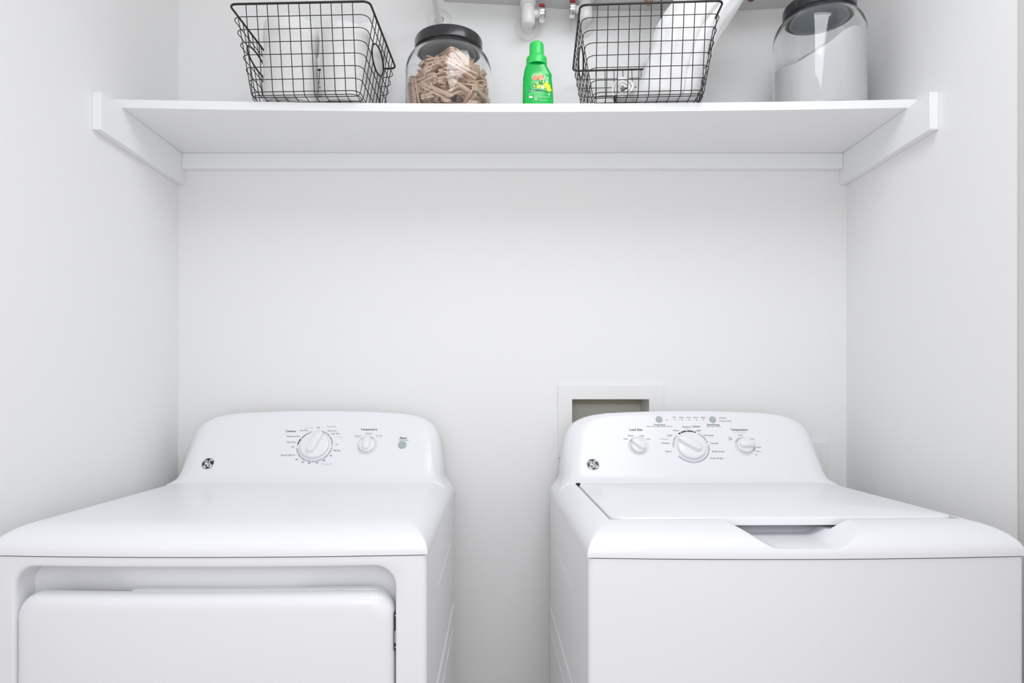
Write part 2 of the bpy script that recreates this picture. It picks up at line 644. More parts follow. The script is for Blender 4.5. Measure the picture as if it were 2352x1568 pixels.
def add_text(m, pan, txt, px, py, wpx, mi=0, bold=0.0, h=0.0003):
    vs, fs, wd = text_geo(txt, bold)
    u, v = pan.uv(px, py)
    u2, _ = pan.uv(px + wpx / 2, py)
    u1, _ = pan.uv(px - wpx / 2, py)
    k = (u2 - u1) / wd
    m.add([pan.at(u + a * k, v + b * k, h) for a, b in vs], fs, mi)


def add_disc(m, pan, u, v, r, mi=0, h=0.0004, n=14):
    vs = [pan.at(u + r * math.cos(2 * math.pi * i / n), v + r * math.sin(2 * math.pi * i / n), h) for i in range(n)]
    m.add(vs, [tuple(range(n))], mi)


def add_arc(m, pan, u, v, r0, r1, a0, a1, mi=0, h=0.0003, w0=1, w1=1):
    """ring segment; angles in degrees clockwise from straight up; w0,w1 taper."""
    n = max(3, int(abs(a1 - a0) / 5))
    A, B = [], []
    for i in range(n + 1):
        t = i / n
        a = math.radians(a0 + (a1 - a0) * t)
        wd = (r1 - r0) * (w0 + (w1 - w0) * t)
        A.append(pan.at(u + r0 * math.sin(a), v + r0 * math.cos(a), h))
        B.append(pan.at(u + (r0 + wd) * math.sin(a), v + (r0 + wd) * math.cos(a), h))
    m.grid([A, B], mi)


def add_stroke(m, pan, pts, wd, mi=0, h=0.0006):
    A, B = [], []
    for i, p in enumerate(pts):
        a, b = pts[max(0, i - 1)], pts[min(len(pts) - 1, i + 1)]
        dx, dy = b[0] - a[0], b[1] - a[1]
        L = math.hypot(dx, dy) + 1e-9
        k = wd * (0.5 if 0 < i < len(pts) - 1 else 0.25)
        A.append(pan.at(p[0] - dy / L * k, p[1] + dx / L * k, h))
        B.append(pan.at(p[0] + dy / L * k, p[1] - dx / L * k, h))
    m.grid([A, B], mi)


def knob(pan, root, px, py, R, hgt, ang, gw, bez=None, name='knob'):
    """round base with a raised grip bar that points at ang (degrees clockwise from up)"""
    u, v = pan.uv(px, py)
    if bez:
        mb = MB()
        rows = []
        for r, h in ((bez, 0.0001), (bez - 0.0012, 0.0009), (R + 0.001, 0.0004)):
            rows.append([pan.at(u + r * math.cos(a), v + r * math.sin(a), h) for a in [2 * math.pi * i / 40 for i in range(40)]])
        mb.grid(rows, cu=True)
        mb.build('knob_bezel', M['bezel'], root)
    m = MB()
    rows = []
    for r, h in ((R, 0.0), (R, hgt * 0.5), (R * 0.985, hgt * 0.62), (R * 0.95, hgt * 0.7), (R * 0.8, hgt * 0.76), (0.0001, hgt * 0.78)):
        rows.append([pan.at(u + r * math.cos(a), v + r * math.sin(a), h) for a in [2 * math.pi * i / 48 for i in range(48)]])
    m.grid(rows, cu=True)
    k = m.build(name, M['knob'], root, ang=50)
    g = MB()
    t = math.radians(ang)
    ax, ay = math.sin(t), math.cos(t)
    bx, by = math.cos(t), -math.sin(t)
    # outline of the grip: pointer end reaches the rim, the tail is round
    out = []
    L1, L0 = R * 1.0, -R * 0.42
    hw = gw / 2
    for i in range(13):
        a = math.pi * i / 12
        out.append((L0 - hw * math.sin(a) * 1.0, hw * math.cos(a)))
    out += [(L0 + (L1 - L0) * 0.5, -hw * 1.02), (L1 * 0.93, -hw * 0.9), (L1, -hw * 0.6), (L1, hw * 0.6), (L1 * 0.93, hw * 0.9), (L0 + (L1 - L0) * 0.5, hw * 1.02)]
    cxo = (L0 + L1) / 2
    layers = []
    for sca, h in ((1.0, hgt * 0.3), (1.0, hgt * 0.72), (0.96, hgt * 1.25), (0.90, hgt * 1.42), (0.7, hgt * 1.5)):
        lay = []
        for p, q in out:
            pp = cxo + (p - cxo) * (sca * 0.3 + 0.7 if sca > 0.5 else sca)
            qq = q * sca
            lay.append(pan.at(u + pp * ax + qq * bx, v + pp * ay + qq * by, h))
        layers.append(lay)
    g.grid(layers, cu=True)
    g.add(layers[-1], [tuple(range(len(out)))])
    g.build('grip', M['knob'], k, ang=50)
    # pointer line
    q = MB()
    add_stroke(q, pan, [(u + ax * R * 0.80 - bx * 0, v + ay * R * 0.80), (u + ax * R * 0.97, v + ay * R * 0.97)], 0.0013, 0, hgt * 1.56)
    q.build('pointer_mark', M['light_ink'], k)
    return k


def button(pan, root, px, py, R):
    u, v = pan.uv(px, py)
    m = MB()
    rows = []
    for r, h in ((R, 0.0), (R, 0.0022), (R * 0.93, 0.0033), (R * 0.8, 0.0036), (R * 0.4, 0.0030), (0.0001, 0.0028)):
        rows.append([pan.at(u + r * math.cos(a), v + r * math.sin(a), h) for a in [2 * math.pi * i / 32 for i in range(32)]])
    m.grid(rows, cu=True)
    o = m.build('push_button', M['button'], root)
    o['label'] = 'grey-green round push button'
    return o


def badge(pan, root, px, py):
    u, v = pan.uv(px, py)
    R = 0.0150
    m = MB()
    rows = []
    for r, h in ((R, 0.0), (R, 0.0010), (R * 0.94, 0.0014), (R * 0.88, 0.0012)):
        rows.append([pan.at(u + r * math.cos(a), v + r * math.sin(a), h) for a in [2 * math.pi * i / 40 for i in range(40)]])
    m.grid(rows, 1, cu=True)
    m.add([pan.at(u + R * 0.89 * math.cos(a), v + R * 0.89 * math.sin(a), 0.0012) for a in [2 * math.pi * i / 40 for i in range(40)]], [tuple(range(40))], 0)

    def cur(pts, wd):
        # Catmull-Rom through the points
        Q = []
        for i in range(len(pts) - 1):
            p0, p1, p2, p3 = pts[max(0, i - 1)], pts[i], pts[i + 1], pts[min(len(pts) - 1, i + 2)]
            for k in range(5):
                t = k / 5
                Q.append(tuple(u_ + R * 0.5 * ((2 * p1[c]) + (-p0[c] + p2[c]) * t + (2 * p0[c] - 5 * p1[c] + 4 * p2[c] - p3[c]) * t * t + (-p0[c] + 3 * p1[c] - 3 * p2[c] + p3[c]) * t ** 3) for c, u_ in ((0, u), (1, v))))
        Q.append((u + R * pts[-1][0], v + R * pts[-1][1]))
        add_stroke(m, pan, Q, wd * R, 2, 0.0016)
    # the G, looping on the left
    cur([(-.55, .10), (-.36, -.05), (-.18, .12), (-.14, .38), (-.28, .48), (-.42, .30), (-.30, .02), (-.10, -.12), (.02, -.30), (-.12, -.56), (-.36, -.62), (-.52, -.45), (-.40, -.25), (-.18, -.12)], .12)
    # the E, looping on the right
    cur([(.46, .42), (.28, .55), (.12, .42), (.20, .18), (.34, .10), (.14, .02), (.06, -.28), (.22, -.55), (.48, -.52), (.56, -.26), (.42, -.12), (.28, -.24), (.34, -.36)], .12)
    for k in range(4):
        a = math.radians(35 + 90 * k)
        cur([(.80 * math.cos(a + t), .80 * math.sin(a + t)) for t in (0, .22, .44, .66)], .11)
    cur([(-.20, -.05), (0.0, -.02), (.2, .1)], .09)
    o = m.build('badge', [M['black'], M['steel'], M['white_ink']], root)
    o['label'] = 'small round black and silver monogram badge'
    return o


def machine(name, loc, rz, label, cat, washer):
    root = empty(name, (loc[0], loc[1], 0), rz, label, cat)
    off = Vector((0, 0, CZ))
    body = []
    body.append(cabinet(not washer).build('cabinet', [M['white'], M['white_side']], root, ang=30))
    body.append(top_panel(washer).build('top_panel', M['white'], root, ang=60))
    con = console().build('console', M['white'], root, ang=60)
    body.append(con)
    for sx in (-1, 1):
        for yy in (0.05, 0.58):
            mm = MB()
            mm.lathe([(0.0001, -CZ), (0.022, -CZ), (0.02, -CZ + 0.02), (0.01, -CZ + 0.022), (0.01, -1.078)], sx * 0.29, yy, 20)
            body.append(mm.build('levelling_foot', M['black'], root))
    pan = Panel(Vector((loc[0], loc[1], CZ)), rz)
    start = set(o.name for o in root.children)
    return root, pan


def lift(root):
    """parts are modelled with the lens height as zero; the thing stands on the floor"""
    for o in root.children:
        o.location.z += CZ


# ---- dryer on the left
root, pan = machine('tumble_dryer', (-0.4595, 1.034, 0), math.radians(0.45), 'white front-loading tumble dryer on the left with rounded door and black hinge', 'dryer', False)
# door
hx0, hx1, hz1, hz0 = -0.3015, 0.290, -0.3125, -0.86
loop, _ = rrect(hx0, hx1, hz0, hz1, 0.036, 10)
pts = []
for i in range(len(loop)):
    a, b = loop[i], loop[(i + 1) % len(loop)]
    L = math.hypot(b[0] - a[0], b[1] - a[1])
    nn = max(1, int(L / 0.04))
    pts += [(a[0] + (b[0] - a[0]) * q / nn, a[1] + (b[1] - a[1]) * q / nn) for q in range(nn)]
cx, cz = (hx0 + hx1) / 2, (hz0 + hz1) / 2


def sc_(p, d, dt=0):
    sx, sz = (hx1 - hx0) / 2, (hz1 - hz0) / 2
    return cx + (p[0] - cx) * (sx - d) / sx, cz + (p[1] - cz) * (sz - d) / sz


m = MB()
lay = []
for d, y in ((0.0, 0.026), (0.0, 0.017), (0.0009, 0.011), (0.0032, 0.0058), (0.0068, 0.0020), (0.0112, -0.0004), (0.0165, -0.0017), (0.023, -0.0023), (0.15, -0.0025)):
    lay.append([(sc_(p, d)[0], bow(sc_(p, d)[0], 0) + y, sc_(p, d)[1]) for p in pts])
m.grid(lay, cu=True)
m.add(lay[-1], [tuple(range(len(pts)))])
m.add(lay[0], [tuple(range(len(pts)))])
door = m.build('door', M['white'], root, ang=50)
# inner liner of the door with the finger notch in its upper edge
m = MB()
prof = [(hx0 + 0.030, hz1 - 0.012), (hx0 + 0.040, hz1 - 0.0045), (hx0 + 0.050, hz1 - 0.0045), (hx0 + 0.052, hz1 - 0.006), (hx0 + 0.160, hz1 - 0.006), (hx0 + 0.176, hz1 + 0.0015), (hx1 - 0.05, hz1 + 0.0015)]
for i in range(8):
    a = math.radians(90 - 90 * i / 7)
    prof.append((hx1 - 0.04 + 0.034 * math.cos(a), hz1 - 0.0325 + 0.034 * math.sin(a)))
prof += [(hx1 - 0.006, hz0 + 0.03), (hx0 + 0.01, hz0 + 0.03), (hx0 + 0.01, hz1 - 0.04)]
fine = []
for i in range(len(prof)):
    a, b = prof[i], prof[(i + 1) % len(prof)]
    nn = max(1, int(abs(b[0] - a[0]) / 0.02))
    fine += [(a[0] + (b[0] - a[0]) * q / nn, a[1] + (b[1] - a[1]) * q / nn) for q in range(nn)]
prof = fine
A = [(x, bow(x, 0) + 0.0262, z) for x, z in prof]
B = [(x, bow(x, 0) + 0.042, z) for x, z in prof]
m.grid([A, B], cu=True)
m.add(A, [tuple(range(len(A)))])
m.add(B, [tuple(range(len(B)))])
m.build('door_liner', M['white'], door, bevel=0.0012)
# hinge in the gap
m = MB()
xg = 0.2915
m.box(xg - 0.0012, xg + 0.0002, 0.004, 0.03, -0.405, -0.345, 0)
m.tube([(xg + 0.0008, 0.006, -0.350), (xg + 0.0008, 0.006, -0.372)], 0.0013, 8, mi=1)
m.tube([(xg + 0.0002, 0.004, -0.375), (xg + 0.0002, 0.004, -0.392)], 0.0015, 8, mi=1)
m.tube([(xg + 0.0010, 0.006, -0.394), (xg + 0.0010, 0.006, -0.404)], 0.0012, 8, mi=0)
for z in (-0.349, -0.374, -0.390, -0.399):
    m.lathe([(0.0001, -0.0015), (0.0012, -0.001), (0.0015, 0), (0.0012, 0.001), (0.0001, 0.0015)], xg + 0.0008, 0.0042, 8, 2, z0=z)
h = m.build('hinge', [M['black'], M['steel'], M['chrome']], root)
h['label'] = 'black and steel door hinge in the gap'

m = MB()
md = MB()
groups = {}


def T(s, x, y, wd, mi=0, b=0.0):
    """lettering is kept together per control (nearest knob, button or lamp row)"""
    ctr = min(CONTROLS, key=lambda c: abs(x - c[0]) / c[2] + abs(y - c[1]) / 40)
    add_text(groups.setdefault(ctr, MB()), pan, s, x, y, wd, mi, b)


def new_marks():
    global md
    if md.v:
        md.build('dial_scale', INKS, root)
    md = MB()


def lamps(pts):
    for x, y in pts:
        q = MB()
        u, v = pan.uv(x, y)
        add_disc(q, pan, u, v, 0.0012, 0)
        q.build('indicator_light', M['ink'], root)


INKS = [M['ink'], M['grey_ink'], M['light_ink'], M['white_ink']]
CONTROLS = [(723, 1024, 60), (843, 1023, 30), (925, 1012, 30)]
T('Cottons', 668, 990, 23, 0, 0.02)
T('Less Dry', 698.5, 988, 19)
T('Cool Down', 709, 982.5, 19, 2)
T('Off', 731, 982, 7)
T('Casuals', 761.5, 979, 22, 2, 0.01)
T('More Dry', 763, 989, 21)
T('Less Dry', 771, 995.5, 20)
T('Cool Down', 778, 1003, 19, 2)
T('Off', 773, 1020.5, 6)
T('80 Min.', 774.5, 1034.5, 17)
T('70', 760, 1046.5, 5.5)
T('60', 744, 1057, 6)
T('Timed Dry', 751, 1065.5, 26, 2)
T('50', 728, 1062.5, 6)
T('40', 710, 1063.5, 6)
T('30', 695, 1061, 6)
T('20', 681.5, 1054.5, 6)
T('Quick Fluff 10', 661, 1045, 32)
T('Off', 672, 1026.5, 6.5)
T('More Dry', 669, 1015, 21)
T('Optimum Dry', 674, 1001.5, 31)
T('Temperature', 847.5, 986, 38, 0, 0.02)
T('Cottons', 821.5, 1000.5, 15)
T('Regular', 821, 1004.5, 11, 2)
T('Casuals', 846.5, 995, 14)
T('Low', 849.5, 999, 5, 2)
T('Air Fluff', 870.5, 1000.5, 14)
T('No Heat', 870, 1004.5, 11, 2)
T('Start', 926.5, 1005.5, 16, 0, 0.02)
T('Push to Start', 927, 1010.5, 23)
u, v = pan.uv(723, 1024)
R0, R1 = 0.0405, 0.0445
add_arc(md, pan, u, v, R0, R1, -82, -62, 0, w0=1.0, w1=0.8)
add_arc(md, pan, u, v, R0, R1, -58, -24, 0, w0=0.5, w1=0.3)
add_arc(md, pan, u, v, R0, R1, 14, 84, 1)
add_arc(md, pan, u, v, R0, R1, 97, 262, 1)
for a in (-86, 90, -22):
    add_disc(md, pan, u + 0.0425 * math.sin(math.radians(a)), v + 0.0425 * math.cos(math.radians(a)), 0.0012, 0)
for a in (-74, 34, 52, 104, 124, 145, 165, 184, 203, 222, 243):
    add_disc(md, pan, u + 0.0425 * math.sin(math.radians(a)), v + 0.0425 * math.cos(math.radians(a)), 0.0013, 3, 0.0006)
new_marks()
u, v = pan.uv(843, 1022)
add_arc(md, pan, u, v, 0.0205, 0.024, 12, 38, 1, 0.0012)
add_arc(md, pan, u, v, 0.0205, 0.024, -48, -20, 2, 0.0012)
new_marks()
for g_ in groups.values():
    g_.build('printed_lettering', INKS, root)
knob(pan, root, 723, 1024, 0.0352, 0.0135, 22, 0.019)
knob(pan, root, 843, 1023, 0.0195, 0.012, 2, 0.0165, 0.0262)
button(pan, root, 924, 1021.5, 0.0100)
badge(pan, root, 478, 1064.5)
lift(root)

# ---- washer on the right
root, pan = machine('washing_machine', (0.4755, 1.022, 0), math.radians(1.0), 'white top-loading washing machine on the right with closed flat lid and three knobs', 'washing machine', True)
m = MB()
loop, _ = rrect(LX0, LX1, LY0, LY1, 0.028, 8)
lcx, lcy = (LX0 + LX1) / 2, (LY0 + LY1) / 2


def li(p, d):
    sx, sy = (LX1 - LX0) / 2, (LY1 - LY0) / 2
    x, y = lcx + (p[0] - lcx) * (sx - d) / sx, lcy + (p[1] - lcy) * (sy - d) / sy
    return x, y


lay = []
for d, z in ((0.0, DECK - 0.011), (0.0, DECK - 0.001), (0.0008, DECK + 0.0008), (0.0025, DECK + 0.0022), (0.006, DECK + 0.003), (0.2, DECK + 0.003)):
    lay.append([(li(p, d)[0], bow(li(p, d)[0], li(p, d)[1]), z) for p in loop])
m.grid(lay, cu=True)
m.add(lay[0], [tuple(range(len(loop)))])
m.add(lay[-1], [tuple(range(len(loop)))])
m.build('lid', M['white'], root, ang=50)
m = MB()
m.box(LX0 - 0.004, LX0 + 0.006, LY1 - 0.004, LY1 + 0.004, DECK - 0.006, DECK + 0.0025)
m.build('lid_hinge', M['black'], root, bevel=0.001)

groups = {}
md = MB()
CONTROLS = [(1460, 1008, 40), (1515, 977, 30), (1583, 958.5, 50), (1638, 977, 25), (1662, 962, 25), (1587.5, 1018, 60), (1711, 1016, 40)]
T('Load Size', 1460.5, 986.5, 30, 0, 0.02)
T('Regular', 1449, 1000, 14)
T('Large', 1474, 1000, 10)
T('Small', 1437, 1007.5, 10)
T('Super', 1489.5, 1007.5, 10)
T('Deep Rinse', 1515, 975, 26, 0, 0.01)
T('Select when adding Fabric Softener', 1515.5, 979, 60)
for s, x in (('Fill', 1548.5), ('Soak', 1565.5), ('Wash', 1582), ('Rinse', 1598.5), ('Spin', 1615.5)):
    T(s, x, 958.5, 5.5 if s == 'Fill' else 10)
T('Start/Pause', 1638, 975, 29, 0, 0.01)
T('Hold 3 Secs to Reset', 1639, 979, 33)
T('Pause', 1662, 959.5, 12)
T('Lid Locked', 1668, 966.5, 22)
T('Colors', 1599, 979, 18, 0, 0.02)
T('Medium', 1577.5, 980, 19)
T('Normal', 1578.5, 984, 12, 2)
T('Heavy', 1553, 988, 14)
T('Light', 1604.5, 988, 12)
T('Light', 1538, 999.5, 12)
T('Whites', 1526, 1008, 19, 2, 0.01)
T('Medium', 1529, 1017.5, 19)
T('Heavy', 1535.5, 1036.5, 14)
T('Delicates', 1628, 999.5, 22)
T('Casuals', 1640.5, 1017.5, 18)
T('Bulky Items', 1650, 1036.5, 28)
T('Drain & Spin', 1646.5, 1052, 30)
T('Temperature', 1697.5, 986.5, 39, 0, 0.02)
T('for Cold Rinse', 1699, 992, 28, 2)
T('Cold', 1700.5, 999, 9)
T('Tap', 1676.5, 1005, 7)
T('Cold', 1677, 1009, 9)
T('Cool', 1727.5, 1007.5, 9)
T('Colors', 1742.5, 1026.5, 12)
T('Warm', 1742.5, 1036.5, 11)
T('Hot', 1737.5, 1044, 6)
lamps([(1533, 964), (1550, 964), (1566, 964), (1583, 964), (1599.5, 964), (1616, 964), (1653, 959.5), (1654, 966.5)])
for x0, x1 in ((1522, 1531), (1554, 1562), (1571, 1579), (1588, 1595), (1604, 1612)):
    add_stroke(md, pan, [pan.uv(x0, 964), pan.uv((x0 + x1) / 2, 964), pan.uv(x1, 964)], 0.0005, 2)
new_marks()
u, v = pan.uv(1587.5, 1025)
R0, R1 = 0.0410, 0.0448
add_arc(md, pan, u, v, R0, R1, -36, 24, 0)
add_arc(md, pan, u, v, R0, R1, -94, -46, 1)
add_arc(md, pan, u, v, R0, R1, 34, 76, 1)
add_arc(md, pan, u, v, R0, R1, 84, 234, 1)
for a in (-28, -6, 17, -52, -72, -90, 42, 68, 90, 112):
    add_disc(md, pan, u + 0.0429 * math.sin(math.radians(a)), v + 0.0429 * math.cos(math.radians(a)), 0.0014, 3, 0.0006)
new_marks()
u, v = pan.uv(1467, 1024)
add_arc(md, pan, u, v, 0.0215, 0.025, -58, -30, 1, 0.0012, 1, .7)
add_arc(md, pan, u, v, 0.0215, 0.025, 0, 34, 1, 0.0012, .3, 1)
new_marks()
u, v = pan.uv(1711, 1024)
add_arc(md, pan, u, v, 0.0215, 0.025, -62, 14, 1, 0.0012, 1, .3)
add_disc(md, pan, u - 0.006, v + 0.0225, 0.0012, 3, 0.0015)
add_arc(md, pan, u, v, 0.0215, 0.025, 96, 125, 1, 0.0012)
new_marks()
for g_ in groups.values():
    g_.build('printed_lettering', INKS, root)
knob(pan, root, 1467, 1024, 0.0195, 0.012, -48, 0.0165, 0.0262)
knob(pan, root, 1587.5, 1025, 0.0352, 0.0135, -56, 0.019)
knob(pan, root, 1711, 1024, 0.0195, 0.012, 88, 0.0165, 0.0262)
button(pan, root, 1513.5, 963, 0.0082)
button(pan, root, 1636.5, 963.5, 0.0082)
badge(pan, root, 1362, 1066.5)
lift(root)

# ---------------------------------------------------------------- wire baskets
def basket(loc, rz, label):
    root = empty('wire_basket', loc, rz, label, 'basket', 'black wire baskets on the shelf')
    H = 0.178
    hx = lambda t: 0.118 + 0.031 * t
    hy = lambda t: 0.109 + 0.033 * t

    def ring(t, r=0.018, n=5):
        q, _ = rrect(-hx(t), hx(t), -hy(t), hy(t), r, n)
        out = []
        for i in range(len(q)):
            a, b = q[i], q[(i + 1) % len(q)]
            L = math.hypot(b[0] - a[0], b[1] - a[1])
            k = max(1, int(L / 0.006))
            out += [(a[0] + (b[0] - a[0]) * j / k, a[1] + (b[1] - a[1]) * j / k) for j in range(k)]
        return [Vector((x, y, H * t)) for x, y in out]
    hy0, hz0 = -0.018, 0.118         # centre of the handle openings on both sides

    def inhole(p):
        return abs(p.x) > hx(0) - 0.006 and ((p.y - hy0) / 0.054) ** 2 + ((p.z - hz0) / 0.0235) ** 2 < 1 and abs(abs(p.x) - hx(p.z / H)) < 0.004

    def emit(m, pts, r, closed=False):
        if closed:
            k = next((i for i, p in enumerate(pts) if inhole(p)), None)
            if k is None:
                m.tube(pts, r, 6, closed=True)
                return
            pts = pts[k:] + pts[:k]
        run = []
        for p in pts:
            if inhole(p):
                if len(run) > 1:
                    m.tube(run, r, 6)
                run = []
            else:
                run.append(p)
        if len(run) > 1:
            m.tube(run, r, 6)
    m = MB()
    m.tube(ring(1.0, 0.014), 0.0023, 10, closed=True)
    m.build('rim', M['wire'], root)
    m = MB()
    for k in range(1, 8):
        emit(m, ring(1 - 0.0244 * k / H), 0.00095, True)
    m2 = MB()
    m2.tube(ring(0.0), 0.00095, 6, closed=True)

    def upath(across_x, c):
        pts = []
        hh = hy if across_x else hx
        rad = 0.010
        for s in (-1, 1):
            seg = []
            n = 40
            for i in range(n + 1):
                t = 1 - i / n * (1 - rad / H)
                seg.append((s * hh(t), H * t))
            for i in range(1, 5):
                a = math.pi / 2 * i / 5
                seg.append((s * (hh(0) - rad * (1 - math.cos(a)) + 0.0012 * (1 - i / 5)), rad - rad * math.sin(a)))
            if s == 1:
                seg.reverse()
            pts += seg
        return [Vector((c, a, b)) if across_x else Vector((a, c, b)) for a, b in pts]
    for k in range(11):
        emit(m, upath(True, (k - 5) * 0.0226), 0.00095)
    for k in range(9):
        emit(m, upath(False, (k - 4) * 0.0245), 0.00095)
    m.build('wire_grid', M['wire'], root)
    m2.build('base_ring', M['wire'], root)
    for s in (-1, 1):
        m = MB()
        pts = []
        for i in range(40):
            a = 2 * math.pi * i / 40
            z = hz0 + 0.0235 * math.sin(a)
            pts.append((s * (hx(z / H) + 0.0005), hy0 + 0.055 * math.cos(a), z))
        m.tube(pts, 0.0019, 8, closed=True)
        m.build('handle', M['wire'], root)
    return root


BZ = SZ + 0.0012
basket((-0.420, 1.524, BZ), math.radians(-2.0), 'black wire basket left of the clothespin jar, holding rolled white towels')
basket((0.322, 1.524, BZ), math.radians(-3.0), 'black wire basket right of the green bottle, holding a tall leaning white towel')


def roll(name, loc, R, H, tilt, label, group, seed, mt='terry', ex=1.0, ey=1.0, spin=0.0):
    random.seed(seed)
    m = MB()
    n = 72
    prof = []
    for i in range(15):
        prof.append((R * 0.93 * i / 14, 0.004, True))
    for i in range(1, 5):
        a = math.pi / 2 * i / 4
        prof.append((R * (0.93 + 0.07 * math.sin(a)), 0.004 + 0.006 * (1 - math.cos(a)), False))
    for i in range(1, 26):
        prof.append((R * (1 + 0.015 * math.sin(i * 0.9 + seed)), 0.010 + (H - 0.035) * i / 25, False))
    for i in range(1, 13):
        a = math.pi / 2 * i / 12
        prof.append((R * math.cos(a) + 0.0001, H - 0.025 + 0.025 * math.sin(a), False))
    rows = []
    for r, z, bottom in prof:
        row = []
        for j in range(n):
            a = 2 * math.pi * j / n
            rr, zz = r, z
            if bottom:
                zz += 0.0035 * math.sin(2 * math.pi * (r / 0.011 - a / (2 * math.pi)))
            q = Vector((math.cos(a) * r, math.sin(a) * r, z + seed))
            d = noise.noise(q * 22) * 0.004 + noise.noise(Vector((q.x * 20, q.y * 20, q.z * 60))) * 0.0018
            rr += d * (1 if r > 0.02 else 0)
            # soft bands of the folded towel
            if not bottom:
                rr -= 0.0022 * math.exp(-((z / H - 0.62) / 0.012) ** 2) + 0.002 * math.exp(-((z / H - 0.30) / 0.012) ** 2)
            row.append((rr * math.cos(a) * ex, rr * math.sin(a) * ey, zz))
        rows.append(row)
    m.grid(rows, cu=True)
    o = m.build(name, M[mt], None, loc=loc, rot=(tilt[0], tilt[1], spin), ang=80)
    return tag(o, label, 'towel', group)


TG = 'rolled white towels in the left basket'
TZ = BZ + 0.002
roll('rolled_towel', (-0.478, 1.497, TZ), 0.0595, 0.205, (0, 0), 'rolled white towel standing at the left in the left basket', TG, 1.3)
roll('rolled_towel', (-0.3555, 1.492, TZ), 0.052, 0.190, (0, math.radians(1)), 'rolled white towel standing at the front right in the left basket', TG, 4.1)
roll('rolled_towel', (-0.350, 1.592, TZ), 0.044, 0.248, (0, math.radians(8.0)), 'tallest rolled white towel, leaning out over the right rim of the left basket', TG, 7.7)


def leaning_towel():
    m = MB()
    n = 96
    rows = []
    K = 60
    for i in range(K + 1):
        t = i / K
        z = 0.004 + 0.36 * t
        cx = -0.012 + 0.345 * (t * 0.36) + 0.32 * max(0, t * 0.36 - 0.16) * 0.9
        R = 0.0735 - 0.006 * math.sin(math.pi * min(1, t * 2)) + 0.006 * t
        if t < 0.08:
            R *= 0.72 + 0.28 * math.sqrt(1 - (1 - t / 0.08) ** 2)
        if t > 0.9:
            R *= math.sqrt(max(0.0, 1 - ((t - 0.9) / 0.1) ** 2)) + 0.001
        row = []
        for j in range(n):
            a = 2 * math.pi * j / n
            q = Vector((math.cos(a) * 1.2, math.sin(a) * 1.2, z * 9))
            d = noise.noise(q * 1.3) * 0.006 + noise.noise(Vector((math.cos(a) * 3.5, math.sin(a) * 3.5, z * 26 + a))) * 0.0028
            # lengthwise fold running up the front
            w_ = (a - math.radians(306) + 0.25 * math.sin(z * 12)) / 0.07
            d -= 0.009 * math.exp(-w_ * w_)
            w2 = (a - math.radians(236) - 0.3 * math.sin(z * 9 + 1)) / 0.06
            d -= 0.004 * math.exp(-w2 * w2)
            # quilting
            d += 0.0012 * abs(math.sin((z + 0.02 * a) * 95))
            row.append((cx + (R + d) * math.cos(a), (R * 0.66 + d) * math.sin(a) + 0.012 * t, z))
        rows.append(row)
    m.grid(rows, cu=True)
    m.add(rows[0], [tuple(range(n))])
    o = m.build('quilted_towel', M['cotton'], None, loc=(0.374, 1.478, TZ), rot=(0, 0, math.radians(-3)), ang=80)
    return tag(o, 'big white quilted towel bundle leaning tall in the right basket', 'towel')


leaning_towel()


def washcloth():
    root = empty('rolled_washcloth', (0.281, 1.50, TZ + 0.025), math.radians(0), 'small rolled white washcloth lying in the right basket, left of the tall towel', 'towel')
    m = MB()
    # spiral sheet rolled about an axis that points at the viewer
    turns, th = 2.6, 0.0052
    N = 110
    inn, outr = [], []
    for i in range(N + 1):
        a = turns * 2 * math.pi * i / N
        r = 0.003 + 0.0066 * a / (2 * math.pi)
        for L, rr in ((inn, r), (outr, r + th)):
            w_ = 1 + 0.08 * math.sin(2 * a + 0.6)
            L.append((rr * math.cos(a) * w_, rr * math.sin(a)))
    for y0, y1 in ((-0.062, 0.08),):
        A = [[(x, y0 + 0.004 * math.sin(i * 0.3), z) for i, (x, z) in enumerate(L)] for L in (inn, outr)]
        B = [[(x, y1, z) for x, z in L] for L in (inn, outr)]
        m.grid([A[0], A[1]])
        m.grid([A[1], B[1]])
        m.grid([B[1], B[0]])
        m.grid([B[0], A[0]])
    o = m.build('rolled_cloth', M['terry'], root, rot=(0, 0, math.radians(-14)), ang=60)


washcloth()

